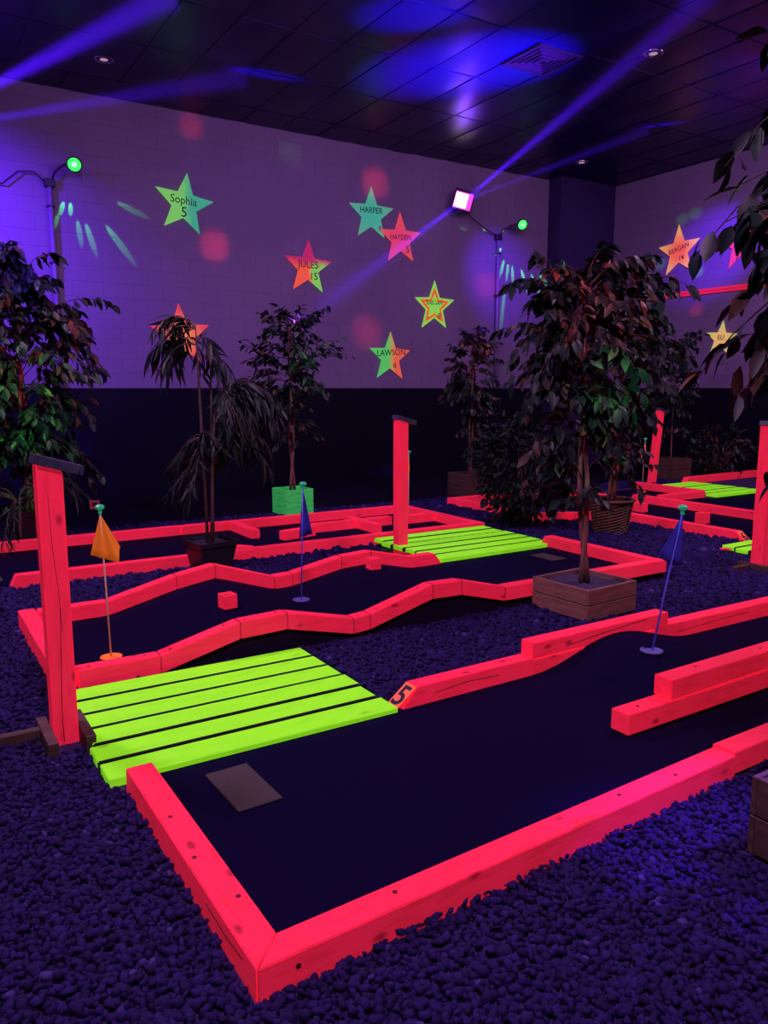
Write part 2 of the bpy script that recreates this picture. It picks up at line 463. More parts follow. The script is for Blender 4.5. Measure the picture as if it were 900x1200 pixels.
def joined_tubes(name, mat, lines, rad0, rad1, parent, n=4, kind=True):
    vs, fs = [], []
    for ln in lines:
        rr = np.linspace(rad0, rad1, len(ln))
        v, f = tube_np([tuple(p) for p in ln], list(rr), n, False)
        k = len(vs); vs += v; fs += [tuple(i + k for i in q) for q in f]
    o = link(name, mesh_py(name, vs, fs, True), mat, parent)
    if kind: o['kind'] = 'stuff'
    return o

CAMP = np.array([0, 0, CAM_H])
def finish_foliage(root, tmpl, tme, P, D, S, T, n_single, smat, r):
    Uv = np.tile(np.array([0, 0, 1.0]), (len(P), 1)) + r.normal(0, .45, (len(P), 3))
    if n_single:
        # the ones nearest to the viewer's side show largest
        loc = np.array(root.location)
        dist = np.linalg.norm(P + loc - CAMP, axis=1)
        idx = np.argsort(dist/S*S.mean()); one = idx[:n_single]; rest = idx[n_single:]
        leaves_single(tme, P[one], D[one], Uv[one], S[one], root)
    else:
        rest = np.arange(len(P))
    if len(rest): leaves_joined('foliage', tmpl, P[rest], D[rest], Uv[rest], S[rest], T[rest], smat, root)

def ficus(label, loc, trunk_z0, crown, ntw, per, leaf, n_single, seed, ntrunk=2, lean=(0, 0), droop=0.55, group='artificial ficus trees', tmpl=FIC, tme=FIC_ME, smat='leaf_s', name='ficus_tree', trunk_r=0.017, low=0, dirs=None):
    r = np.random.default_rng(seed)
    root = thing(name, label, 'tree', loc, group=group)
    rx, zb, zt = crown
    # twisted trunks
    for k in range(ntrunk):
        pts = []
        for i in range(15):
            t = i/14
            a = 2.2*PI*t + 2*PI*k/ntrunk
            w_ = 0.026*(1 - 0.45*t) if ntrunk > 1 else 0.006
            pts.append((lean[0]*t + w_*math.cos(a), lean[1]*t + w_*math.sin(a), trunk_z0 + (zt - 0.18 - trunk_z0)*t))
        tube('trunk', 'bark', pts, [trunk_r*(1 - 0.62*i/14) for i in range(15)], root, 8)
    tw, P, D = twig_cloud(r, ntw, (lean[0]*.7, lean[1]*.7), zb, zt - 0.12, rx, zt, zb, per, droop, dirs=dirs)
    if low:
        tw2, P2, D2 = twig_cloud(r, low, (lean[0]*.3, lean[1]*.3), zb - 0.45, zb, rx*.62, zt, zb, max(4, per//2), droop)
        tw += tw2; P = np.vstack([P, P2]); D = np.vstack([D, D2])
    joined_tubes('twigs', 'twig', tw, 0.0050, 0.0015, root)
    S = leaf*r.uniform(.7, 1.2, len(P)); T = r.uniform(0, 1, len(P))
    finish_foliage(root, tmpl, tme, P, D, S, T, n_single, smat, r)
    return root

# planters -------------------------------------------------------------
def crate(label, x, y, size, hgt, rz, mat, rows=2, group='square wooden planters'):
    root = thing('planter_box', label, 'planter', (x, y, 0), (0, 0, rz), group)
    t = 0.02; sh = hgt/rows
    for k in range(rows):
        for q in range(4):
            a = q*PI/2
            L = size - 2*t if q % 2 else size
            off = size/2 - t/2
            box('slat', mat, (L, t, sh - 0.006), root, (math.sin(a)*off, -math.cos(a)*off, sh*(k + .5)), (0, 0, a), 0.002)
    for sx in (-1, 1):
        for sy in (-1, 1):
            box('corner_post', mat, (0.03, 0.03, hgt - 0.012), root, (sx*(size/2 - t - .0155), sy*(size/2 - t - .0155), hgt/2 - .002), (0, 0, 0), 0.002)
    g = 10; vs = []; fs = []; e = size/2 - t - 0.0005
    for i in range(g):
        for j in range(g):
            vs.append((-e + 2*e*i/(g-1), -e + 2*e*j/(g-1), hgt*.84 + random.uniform(-.012, .012)))
    for i in range(g-1):
        for j in range(g-1): fs.append((i*g+j, (i+1)*g+j, (i+1)*g+j+1, i*g+j+1))
    link('soil', mesh_py('soil', vs, fs), 'soil', root)
    return root

# ================================================================== THE ROOM
def wall_slab(name, x0, x1, y0, y1, z0, z1, mat, parent=None):
    o = link(name, bm_mesh(name, box_bm(x1-x0, y1-y0, z1-z0)), mat, parent, ((x0+x1)/2, (y0+y1)/2, (z0+z1)/2))
    return o

PAINT_Z = 1.4
floor = struct(wall_slab('floor', -3.0, XR + .2, -1.5, YB + .2, -0.16, -0.06, 'floor'))
wb = struct(wall_slab('wall_back', -3.0, XR + .2, YB + 0.006, YB + .2, -0.06, ZC + .1, 'wall_up'))
wall_slab('lower_wall', -3.0, XR, YB - 0.004, YB + 0.0, -0.06, PAINT_Z, 'wall_low').parent = wb
for o in wb.children: o.matrix_parent_inverse = wb.matrix_basis.inverted()
wr = struct(wall_slab('wall_right', XR + 0.006, XR + .2, 0.5, YB + .2, -0.06, ZC + .1, 'wall_up'))
lw = wall_slab('lower_wall', XR - 0.004, XR, 0.5, YB, -0.06, PAINT_Z, 'wall_low'); lw.parent = wr; lw.matrix_parent_inverse = wr.matrix_basis.inverted()

def blocks(parent, u0, u1, back):
    """painted concrete blocks with recessed joints"""
    V, F = [], []
    bw, bh, j, dp, ins = 0.40, 0.2, 0.004, 0.0035, 0.003
    row = 0; z = PAINT_Z
    while z < ZC - .01:
        z1 = min(z + bh, ZC)
        u = u0 - (bw/2 if row % 2 else 0)
        while u < u1:
            a, c = max(u, u0) + j/2, min(u + bw, u1) - j/2
            if c - a > .03:
                k = len(V); d = dp + random.uniform(-.0006, .0006)
                for e, q in ((0, 0.0), (ins, d)):
                    V += [(a+e, z+j/2+e, q), (c-e, z+j/2+e, q), (c-e, z1-j/2-e, q), (a+e, z1-j/2-e, q)]
                F += [(k+4, k+5, k+6, k+7)] + [(k+i, k+(i+1) % 4, k+4+(i+1) % 4, k+4+i) for i in range(4)]
            u += bw
        z += bh; row += 1
    if back: VV = [(u, YB + 0.006 - d, z) for u, z, d in V]
    else: VV = [(XR + 0.006 - d, u, z) for u, z, d in V]; F = [tuple(reversed(f)) for f in F]
    o = link('block_courses', mesh_py('block_courses', VV, F), 'wall_up', parent)
    o.matrix_parent_inverse = parent.matrix_basis.inverted(); o['kind'] = 'stuff'
blocks(wb, -1.0, 10.55, True)
blocks(wr, 3.0, 10.95, False)
col = struct(wall_slab('trim_1', 10.6, XR - .006, 10.95, YB - .006, -0.06, ZC, 'column'))
bb = struct(wall_slab('baseboard_back', -3.0, 10.6, YB - 0.03, YB - 0.0045, -0.06, 0.07, 'wall_low'))
bb2 = struct(wall_slab('baseboard_right', XR - 0.03, XR - 0.0045, 0.5, 10.94, -0.06, 0.07, 'wall_low'))

# ceiling: dark slab, T-bar grid, drop-in tiles (each sags a little)
ceil = struct(wall_slab('ceiling', -3.0, XR + .2, -1.5, YB + .2, ZC + .1, ZC + .2, 'grid'))
TX, TY, GX, GY = 0.61, 1.22, 6.46, 7.0
xs = [GX + TX*i for i in range(-14, 10) if -1.2 < GX + TX*i < XR]
ys = [GY + TY*i for i in range(-4, 5) if 2.5 < GY + TY*i < YB + .3]
tiles = []
for vtile in range(4):
    n = 7; vs = []; fs = []
    amp = (0.004, 0.010, 0.016, 0.007)[vtile]
    for i in range(n):
        for jj in range(n):
            a, c = i/(n-1), jj/(n-1)
            vs.append(((a-.5)*(TX-.005), (c-.5)*(TY-.005), -amp*math.sin(PI*a)*math.sin(PI*c)))
    for i in range(n-1):
        for jj in range(n-1):
            fs.append((i*n+jj, i*n+jj+1, (i+1)*n+jj+1, (i+1)*n+jj))
    k = len(vs)
    vs += [(-(TX-.005)/2, -(TY-.005)/2, .02), ((TX-.005)/2, -(TY-.005)/2, .02), ((TX-.005)/2, (TY-.005)/2, .02), (-(TX-.005)/2, (TY-.005)/2, .02)]
    fs.append((k, k+1, k+2, k+3))
    me = mesh_py('ceiling_tile', vs, fs, True); me.materials.append(M['tile']); tiles.append(me)
inv = ceil.matrix_basis.inverted()
for x in xs:
    for y in ys:
        cx, cy = x + TX/2, y + TY/2
        if cx > XR or cy > YB + .1: continue
        if abs(cx - 6.765) < .1 and abs(cy - 7.61) < .1: pass
        o = link('ceiling_tile', tiles[random.randrange(4)], None, ceil, (cx, cy, ZC + .004), (random.gauss(0, .002), random.gauss(0, .004), 0))
        o.matrix_parent_inverse = inv
V, F = [], []
def addbox(x0, x1, y0, y1, z0, z1):
    k = len(V)
    V.extend([(x0, y0, z0), (x1, y0, z0), (x1, y1, z0), (x0, y1, z0), (x0, y0, z1), (x1, y0, z1), (x1, y1, z1), (x0, y1, z1)])
    F.extend([tuple(k + i for i in f) for f in ((0, 3, 2, 1), (4, 5, 6, 7), (0, 1, 5, 4), (1, 2, 6, 5), (2, 3, 7, 6), (3, 0, 4, 7))])
for x in xs: addbox(x - .007, x + .007, ys[0], YB, ZC - .003, ZC + .01)
for y in ys: addbox(xs[0], XR, y - .007, y + .007, ZC - .0028, ZC + .0105)
g = link('ceiling_grid', mesh_py('ceiling_grid', V, F), 'tile', ceil); g.matrix_parent_inverse = inv; g['kind'] = 'stuff'

# air vent: square ceiling diffuser with nested louvres
t = thing('air_vent', 'square black louvred air vent set into the ceiling', 'vent', (6.765, 7.38, ZC))
def ring(name, mat, half, wdt, z, dz, parent):
    bm = bmesh.new()
    for sx, sy, lx, ly in ((0, 1, half*2, wdt), (0, -1, half*2, wdt), (1, 0, wdt, half*2 - 2*wdt), (-1, 0, wdt, half*2 - 2*wdt)):
        box_bm(lx, ly, dz, 0, (sx*(half - wdt/2), sy*(half - wdt/2), z), bm)
    return link(name, bm_mesh(name, bm), mat, parent)
ring('frame', 'vent', 0.33, 0.045, -0.012, 0.02, t)
for i, hf in enumerate((0.25, 0.19, 0.13, 0.07)):
    ring('louvre', 'grid', hf, 0.022, -0.014 - 0.004*i, 0.012, t)
box('backing', 'pot', (0.56, 0.56, 0.004), t, (0, 0, -0.006))

# recessed downlights
for x, y, lab in ((2.46, 10.04, 'small round recessed downlight in ceiling above the left corner'),
                  (7.71, 6.57, 'small round recessed downlight in ceiling right of the air vent'),
                  (10.26, 10.14, 'small round recessed downlight in ceiling by the dark corner column')):
    t = thing('downlight', lab, 'downlight', (x, y, ZC), group='recessed ceiling downlights')
    vs, fs = [], []
    n = 24
    for rr, zz in ((0.11, 0.0), (0.11, -0.012), (0.09, -0.016), (0.075, 0.0)):
        for k in range(n): vs.append((rr*math.cos(2*PI*k/n), rr*math.sin(2*PI*k/n), zz))
    for i in range(3):
        for k in range(n): fs.append((i*n+k, i*n+(k+1) % n, (i+1)*n+(k+1) % n, (i+1)*n+k))
    link('trim_ring', mesh_py('trim_ring', vs, fs, True), 'chrome', t)
    lathe('bulb', 'bulb', [(0.02, -0.002), (0.05, -0.010), (0.04, -0.013), (0.015, -0.014)], t, n=14)

# ================================================================== STARS ON THE WALLS
def star_mat(name, kind, a, b_, c=None):
    """sprayed fluorescent paint: kind lr = left/right blend, diag, rings, tips"""
    m, nt, b = new_mat(name)
    tc = nt.nodes.new('ShaderNodeTexCoord'); sp = nt.nodes.new('ShaderNodeSeparateXYZ')
    nt.links.new(tc.outputs['Object'], sp.inputs[0])
    nz = nt.nodes.new('ShaderNodeTexNoise'); nz.inputs['Scale'].default_value = 9; nz.inputs['Detail'].default_value = 3
    nt.links.new(tc.outputs['Object'], nz.inputs['Vector'])
    def mth(op, x, y):
        n = nt.nodes.new('ShaderNodeMath'); n.operation = op
        for i, v in enumerate((x, y)):
            if v is None: continue
            if isinstance(v, (int, float)): n.inputs[i].default_value = v
            else: nt.links.new(v, n.inputs[i])
        return n.outputs[0]
    jit = mth('MULTIPLY', mth('SUBTRACT', nz.outputs['Fac'], 0.5), 0.16)
    ln = nt.nodes.new('ShaderNodeVectorMath'); ln.operation = 'LENGTH'; nt.links.new(tc.outputs['Object'], ln.inputs[0])
    th = mth('ARCTAN2', sp.outputs[0], sp.outputs[1])
    fr = mth('FRACT', mth('ADD', mth('DIVIDE', th, 2*PI/5), 2.5), None)
    edge = mth('MULTIPLY', mth('ABSOLUTE', mth('SUBTRACT', fr, 0.5), None), 2.0)          # 0 along a point, 1 in a notch
    rho = mth('DIVIDE', ln.outputs['Value'], mth('SUBTRACT', 0.43, mth('MULTIPLY', mth('POWER', edge, 0.55), 0.25)))
    rp = nt.nodes.new('ShaderNodeValToRGB'); el = rp.color_ramp.elements
    def stops(st):
        while len(el) < len(st): el.new(0.5)
        for i, (p, cc) in enumerate(st): el[i].position = p; el[i].color = (*cc, 1)
    if kind == 'lr':
        src = mth('ADD', mth('ADD', sp.outputs[0], jit), 0.5); stops([(0.46, a), (0.60, b_)])
    elif kind == 'diag':
        # upper part a, lower left b, lower right c
        src = mth('ADD', mth('ADD', sp.outputs[1], jit), 0.5); stops([(0.50, b_), (0.60, a)])
    elif kind == 'rings':
        src = mth('ADD', rho, mth('MULTIPLY', jit, .6)); stops([(0.52, a), (0.56, b_), (0.76, b_), (0.80, a)])
    else:
        src = mth('ADD', ln.outputs['Value'], mth('MULTIPLY', jit, .9)); stops([(0.12, a), (0.36, b_)])
    nt.links.new(src, rp.inputs[0])
    out = rp.outputs[0]
    if kind == 'diag':
        r2 = nt.nodes.new('ShaderNodeValToRGB')
        r2.color_ramp.elements[0].position = 0.5; r2.color_ramp.elements[0].color = (*b_, 1)
        r2.color_ramp.elements[1].position = 0.56; r2.color_ramp.elements[1].color = (*c, 1)
        nt.links.new(mth('ADD', mth('ADD', sp.outputs[0], jit), 0.48), r2.inputs[0])
        mx = nt.nodes.new('ShaderNodeMix'); mx.data_type = 'RGBA'
        r3 = nt.nodes.new('ShaderNodeValToRGB'); r3.color_ramp.elements[0].position = 0.50; r3.color_ramp.elements[1].position = 0.62
        nt.links.new(src, r3.inputs[0]); nt.links.new(r3.outputs[0], mx.inputs[0]); nt.links.new(r2.outputs[0], mx.inputs[6]); mx.inputs[7].default_value = (*a, 1)
        out = mx.outputs[2]
    nt.links.new(out, b.inputs['Base Color']); nt.links.new(out, b.inputs['Emission Color'])
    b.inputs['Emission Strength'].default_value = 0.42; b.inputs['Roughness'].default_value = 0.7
    return m

def star(label, pos, R, tilt, mat, words, wall='back', inner=0.43):
    rot = (PI/2, 0, 0) if wall == 'back' else (PI/2, 0, -PI/2)
    t = thing('star_cutout', label, 'star', pos, rot, 'painted stars on the walls')
    pts = []
    for k in range(10):
        a = PI/2 + tilt + k*PI/5; rr = R*(random.uniform(.98, 1.03) if k % 2 == 0 else inner)
        pts.append((rr*math.cos(a), rr*math.sin(a)))
    vs = [(x, y, 0) for x, y in pts] + [(x, y, .012) for x, y in pts]
    fs = [tuple(range(9, -1, -1)), tuple(range(10, 20))] + [(k, (k+1) % 10, 10+(k+1) % 10, 10+k) for k in range(10)]
    me = mesh_py('board', vs, fs)
    link('board', me, mat, t)
    for wd, sz, x, y, rz, sx in words:
        me = text_mesh(wd, sz, 0.0006)
        o = link('lettering', me, 'ink', t, (x, y, .0135), (0, 0, rz)); o.scale = (sx, 1, 1)
    return t
LG, SG, PK, OR, YL = (0.20, 0.85, 0.12), (0.06, 0.62, 0.30), (0.85, 0.03, 0.14), (1.0, 0.15, 0.04), (0.95, 0.55, 0.08)
YW = YB - 0.0125
star('lime to teal star lettered Sophia 5 on the back wall', (3.75, YW, 3.93), .43, -.13, star_mat('lime_teal_spray', 'lr', (0.22, .80, .13), (0.05, .52, .25)), [('Sophia', .15, -.01, .05, -.08, .95), ('5', .19, -.01, -.11, -.05, 1)])
star('teal star with red tips lettered Harper, touching the pink star', (6.79, YW, 4.13), .43, 0, star_mat('teal_spray', 'tips', (0.05, .52, .30), (0.12, .50, .25)), [('HARPER', .13, 0, .06, .04, .9), ('8', .10, .16, -.2, 0, 1)])
star('coral pink star lettered Hayden 5, beside the teal star', (7.34, YW - .013, 3.80), .42, .03, star_mat('coral_spray', 'tips', (0.85, .06, .16), (0.9, .10, .10)), [('HAYDEN', .12, 0, .03, .05, .85), ('5', .15, .14, -.15, .05, 1)])
star('three-coloured star, pink, orange and lime, lettered Jules 15', (5.66, YW, 3.23), .42, -.03, star_mat('pink_orange_lime_spray', 'diag', (0.55, .02, .13), (1.0, .13, .05), (0.22, .80, .10)), [('JULES', .15, 0, .04, -.02, .95), ('15', .15, .09, -.13, 0, 1)])
star('lime star with an orange band lettered Raegan 8', (8.04, YW, 2.77), .43, 0, star_mat('lime_orange_band_spray', 'rings', (0.30, .95, .10), (1.0, .13, .02)), [('RAEGAN', .10, 0, .06, .05, .85), ('8', .13, .10, -.15, 0, 1)])
star('green and orange star lettered Lawson 8, lowest on back wall', (7.15, YW, 1.91), .42, -.02, star_mat('green_orange_spray', 'lr', (0.10, .72, .13), (0.95, .16, .07)), [('LAWSON', .14, .02, .07, .06, .95), ('8', .13, .09, -.14, 0, 1)])
star('orange star half hidden behind the bamboo palm', (3.63, YW, 2.14), .44, .05, star_mat('orange_spray', 'tips', (1.0, .30, .07), (0.9, .07, .08)), [])
XW = XR - 0.0125
star('orange star lettered Reagan 14 on the right wall', (XW, 9.44, 3.77), .44, .05, star_mat('amber_spray', 'tips', (1.0, .16, .05), (1.0, .55, .14)), [('REAGAN', .12, 0, .04, .25, .9), ('14', .12, .06, -.12, .1, 1)], 'right')
star('pink star on the right wall half hidden behind foreground leaves', (XW, 8.22, 3.74), .44, .12, star_mat('rose_spray', 'tips', (0.75, .04, .14), (0.8, .05, .12)), [], 'right')
star('small yellow green star lettered Eli on the right wall', (XW, 8.49, 2.22), .30, -.08, star_mat('yellow_green_spray', 'tips', (0.95, .62, .18), (0.30, .9, .15)), [('ELI', .11, 0, .02, .05, .95)], 'right')

# pink strip board on the right wall
t = thing('wall_rail', 'thin fluorescent pink double rail fixed along the right wall', 'rail', (XR - .0005, 8.6, 3.03))
for dz in (0.024, -0.024):
    box('strip', 'pink', (3.0, 0.02, 0.040), t, (-.0145, 0, dz), (0, 0, PI/2), 0.003)

# ================================================================== LAMPS ON THE WALL
def wall_lamp(label, x, z, z_low, reach, cable):
    y = YB - 0.05
    t = thing('wall_spot_lamp', label, 'lamp', (x, y, 0), group='green spot lamps on wall conduits')
    tube('conduit', 'conduit', [(0, 0, z_low), (0, 0, z)], 0.03, t, 10)
    for zz in np.linspace(z_low + .2, z - .25, 4):
        box('strap', 'metal', (0.10, 0.07, 0.02), t, (0, 0.005, float(zz)))
    box('junction_box', 'metal', (0.13, 0.075, 0.10), t, (0, 0, z + .03), bev=0.01)
    hx, hy, hz = reach, -0.24, z + 0.24
    tube('gooseneck', 'cable', [(0.03, -.02, z + .07), (0.06, -.05, z + .16), (hx*.55, -.14, z + .23), (hx - .06, hy + .03, hz)], 0.014, t, 8)
    # lamp head looks out into the room
    head = Vector((hx, hy, hz)); d = Vector((-0.35, -1.0, -0.45)).normalized()
    q = d.to_track_quat('Z', 'Y').to_euler()
    h = lathe('lamp_head', 'metal', [(0.045, -.09), (0.075, -.06), (0.095, 0.0), (0.095, 0.035), (0.085, 0.035), (0.082, .02)], t, head, 20, q)
    lathe('lens', 'green_lens', [(0.05, 0.0), (0.081, 0.021), (0.05, 0.03), (0.001, 0.032)], h, n=20)
    lathe('lamp_core', 'green_core', [(0.035, 0.030), (0.03, 0.036), (0.001, 0.038)], h, n=16)
    tube('cable', 'cable', cable, 0.010, t, 6)
    return Vector((x + hx, y + hy, hz))
fan = 2.6
hd = wall_lamp('green spot lamp on the conduit at the left of back wall', 1.99, 3.95, 1.4, .27,
               [(-.05, 0, 3.98), (-.18, -.02, 4.09), (-.36, -.02, 4.07), (-.55, -.02, 3.90), (-.8, -.02, 3.92), (-1.3, -.02, 4.02)])
for tx, tz, pw, dg in ((2.06, 3.55, 30, 6), (2.14, 3.72, 30, 9), (2.24, 3.72, 30, 9), (2.33, 3.45, 50, 6.5), (2.46, 3.40, 70, 6.5), (2.80, 3.38, 120, 6), (2.98, 3.80, 50, 6)):
    spot('green_fan_spot', Vector((hd.x, YB - .14, hd.z - .11)), (tx, YB, tz), pw*fan, GREEN, dg, 0.35, 0.004)
fan = 5.0
hd = wall_lamp('green spot lamp on the conduit beside the violet flood light', 9.39, 4.0, 1.4, .33,
               [(-.04, 0, 4.06), (-.30, -.04, 4.12), (-.62, -.06, 4.26), (-.86, -.10, 4.40)])
for tx, tz, pw, dg in ((9.45, 3.80, 40, 9), (9.54, 3.55, 50, 7), (9.66, 3.50, 55, 6), (9.78, 3.45, 60, 6), (10.05, 3.38, 120, 5.5), (10.35, 3.30, 190, 4.5), (8.95, 4.12, 60, 7), (9.58, 2.9, 160, 4), (10.62, 3.3, 200, 4.5)):
    spot('green_fan_spot', Vector((hd.x, YB - .14, hd.z - .11)), (tx, YB, tz), pw*fan, GREEN, dg, 0.35, 0.004)

t = thing('flood_light', 'glowing violet black-light flood light mounted high on back wall', 'lamp', (8.46, YB, 4.50))
fd = Vector((-0.62, -1.0, -0.30)).normalized()
q = (fd.to_track_quat('Z', 'Y') @ mathutils.Quaternion((0, 0, 1), math.radians(-14))).to_euler()
bd = link('housing', bm_mesh('housing', box_bm(0.34, 0.34, 0.10, 0.015)), 'metal', t, (0, -0.22, 0), q)
box('reflector', 'uv_edge', (0.30, 0.26, 0.01), bd, (0, 0, 0.051))
box('lens', 'uv_lens', (0.20, 0.22, 0.012), bd, (-0.035, 0, 0.056), bev=0.004)
tube('bracket', 'cable', [(-.12, -0.004, -.10), (-.17, -.10, -.18), (-.10, -.22, -.20), (.10, -.22, -.20), (.17, -.10, -.18), (.12, -0.004, -.10)], 0.010, t, 6)
spot('flood_glow', (8.46 + fd.x*.28, YB - .22 + fd.y*.28, 4.50 + fd.z*.28), (5.5, 7.0, 2.2), 60, VIOLET, 130, 1.0, 0.08)

# ================================================================== MINI GOLF FAIRWAYS
def carpet_sheet(label, x0, x1, y0, y1, zf, nx, ny, zbase=-0.055, name='fairway_carpet'):
    """solid carpeted deck whose top follows zf(x, y)"""
    vs, fs = [], []
    for i in range(nx + 1):
        for j in range(ny + 1):
            x = x0 + (x1-x0)*i/nx; y = y0 + (y1-y0)*j/ny
            vs.append((x, y, zf(x, y)))
    idx = lambda i, j: i*(ny+1) + j
    for i in range(nx):
        for j in range(ny): fs.append((idx(i, j), idx(i+1, j), idx(i+1, j+1), idx(i, j+1)))
    loop = [idx(i, 0) for i in range(nx+1)] + [idx(nx, j) for j in range(1, ny+1)] + [idx(i, ny) for i in range(nx-1, -1, -1)] + [idx(0, j) for j in range(ny-1, 0, -1)]
    k = len(vs)
    for q in loop: vs.append((vs[q][0], vs[q][1], zbase))
    n = len(loop)
    for i in range(n): fs.append((loop[i], k+i, k+(i+1) % n, loop[(i+1) % n]))
    fs.append(tuple(k + i for i in range(n)))
    me = mesh_py(name, vs, fs)
    for p in me.polygons: p.use_smooth = p.index < nx*ny
    o = link(name, me, 'carpet')
    return tag(o, label, 'carpet')

def interp(tab):
    X = [a for a, _ in tab]; Z = [b for _, b in tab]
    return lambda x: float(np.interp(x, X, Z))

def smooth(f, r=.05):
    return lambda x: (f(x-r) + 2*f(x) + f(x+r))/4

# ---- nearest fairway (number 5)
def mound(x, y):
    d = abs(x - 3.2)/0.62
    return 0.0 + (0.115*(0.5 + 0.5*math.cos(PI*d)) if d < 1 else 0)*min(1.0, max(0.0, (y - 2.16)/0.36))
carpet_sheet('black carpet of the nearest fairway with a mound round the cup', 0.70, 6.4, 1.62, 2.78, mound, 90, 24)
t = thing('rail_frame', 'fluorescent pink timber frame of the nearest fairway, end numbered 5', 'timber frame', (0, 0, 0))
r1 = rail(t, (0.660, 1.581), (0.655, 2.70), h=.08, wd=.092, cut1=.012, m0=-.0455, sink=.04)
screws(r1, [(.15, .012, .0795), (-.33, -.02, .0795), (-.10, .02, .0795)])
r2 = rail(t, (0.661, 1.581), (2.515, 1.655), h=.08, wd=.092, m0=.0455, sink=.04, dark_ends=(True, False))
screws(r2, [(-.55, .01, .0795), (.35, .01, .0795), (.62, -.01, .0795)])
link('screw', _screw, None, r2, (-.87, -.0462, .045), (PI/2, 0, 0))
rail(t, (2.525, 1.668), (4.9, 1.70), h=.083, wd=.092, sink=.04)
# number board and its continuation
nb = rail(t, (1.785, 2.80), (2.60, 2.815), h=.088, wd=.088, cut0=.115, sink=.04, dark_ends=(False, True))
rail(t, (2.605, 2.815), (3.50, 2.82), h=.078, wd=.088, sink=.04)
nb2 = rail(t, (2.60, 2.82), (3.62, 2.83), z0=.079, z1=.079, h=.082, wd=.088)
nb3 = rail(t, (3.505, 2.83), (5.6, 2.80), h=.088, wd=.088, sink=.04)
# face of the sloped end carries the number on orange paint
face_dir = Vector((-0.088, 0, 0.115)).normalized()
L = 0.815/2
import mathutils
ey = Vector((-math.sin(0), 0, 0))
up = Vector((0.115, 0, 0.088)).normalized(); nrm = Vector((-0.088, 0, 0.115)).normalized(); rt = up.cross(nrm)
mid = Vector((-L + 0.0575, 0, 0.044)) + nrm*0.0012
Rm = Matrix((rt, up, nrm)).transposed().to_4x4(); Rm.translation = mid
pl = link('number_plate', bm_mesh('number_plate', box_bm(0.080, 0.136, 0.002)), 'orange_num', nb); pl.matrix_basis = Rm
nm = link('number', text_mesh('5', 0.15, 0.002), 'ink', pl, (0, -0.004, 0.0016))

# double stacked obstacle timbers
t = thing('obstacle_beam', 'two pink timbers stacked with stepped ends on the nearest fairway', 'timber', (0, 0, 0))
ob = rail(t, (2.43, 2.075), (4.6, 2.10), z0=0.012, h=.088, wd=.092)
screws(ob, [(-.98, .0, .0875)])
o2 = rail(t, (2.70, 2.085), (4.6, 2.11), z0=.101, h=.088, wd=.092)
screws(o2, [(-.72, .01, .0875), (-.25, .0, .0875)])

# tee mat
t = tag(box('tee_mat', 'mat', (0.165, 0.305, 0.008), None, (0.962, 2.485, 0.0045), (0, 0, .03), 0.004), 'worn brown rubber tee mat on the nearest black fairway', 'mat')

# ---- plank walkway builder
def planks(label, x0, x1, y0, y1, n, z, seed, gap=.019, alongx=True):
    r = random.Random(seed)
    t = thing('plank_walkway', label, 'walkway', (0, 0, 0))
    wdt = (y1 - y0 - gap*(n-1))/n
    for k in range(n):
        y = y0 + wdt/2 + k*(wdt + gap)
        a, c = x0 + r.uniform(-.02, .03), x1 + r.uniform(-.006, .006)
        o = box('plank', 'lime', (c - a, wdt - r.uniform(0, .004), .035), t, ((a+c)/2, y, z - .0175 + r.uniform(-.002, .002)), (r.gauss(0, .004), r.gauss(0, .0015), r.gauss(0, .002)), .004)
        o.data.materials.append(M['gap_shade'])
        for pf in o.data.polygons:                       # unpainted edges between the boards, coloured dark as shade in the gaps
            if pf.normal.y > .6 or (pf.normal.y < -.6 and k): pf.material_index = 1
    for x in (x0 + .2, x1 - .2):
        box('joist', 'wood_dark', (.07, y1 - y0 - .02, .05), t, (x, (y0+y1)/2, z - .0625))
    return t
planks('large lime green plank walkway before the wavy fairway', 0.575, 1.785, 2.745, 3.715, 6, .022, 1)
planks('lime green plank walkway between wavy fairway and back fairway', 3.58, 4.84, 4.93, 5.93, 6, .075, 2)
planks('far lime green plank walkway beside the rear pink post', 9.0, 10.0, 6.28, 7.42, 6, .04, 3)
planks('lime green plank walkway behind the pink post at right edge', 6.1, 7.4, 3.35, 4.2, 6, .04, 4)

# ---- wavy fairway
near = [(0.60, 0.0), (1.05, 0.0), (1.47, .105), (1.74, .113), (2.15, .018), (2.26, .026), (2.70, .143), (2.92, .138), (3.27, .05), (4.84, .045)]
far = [(0.60, .008), (1.055, .01), (1.49, .118), (1.75, .160), (2.17, .025), (2.31, .030), (2.70, .105), (2.95, .118), (3.31, .036), (4.84, .045)]
fn, ff = smooth(interp(near)), smooth(interp(far))
def wavy(x, y):
    u = min(1, max(0, (y - 3.86)/1.03)); return fn(x)*(1-u) + ff(x)*u + 0.003
carpet_sheet('black carpet of the wavy fairway with two humps', 0.62, 4.76, 3.85, 4.915, wavy, 120, 8)
t = thing('rail_frame', 'fluorescent pink timber frame of the wavy fairway with two humps', 'timber frame', (0, 0, 0))
hh = .09
for i in range(len(near)-1):
    (xa, za), (xb, zb) = near[i], near[i+1]
    if i == 0: xa = .66
    if i == len(near)-2: xb = 4.84
    rl = rail(t, (xa + .001, 3.81), (xb - .001, 3.81), z0=za, z1=zb, h=hh, wd=.09, bev=.0035, sink=.02 if i in (0,) else 0, dark_ends=(i > 0, i < len(near)-2))
    if i in (0, 1, 2, 5): screws(rl, [((xb-xa)*.33, .012, hh + (zb-za)*.33 - .0005), (-(xb-xa)*.36, -.01, hh - (zb-za)*.36 - .0005)])
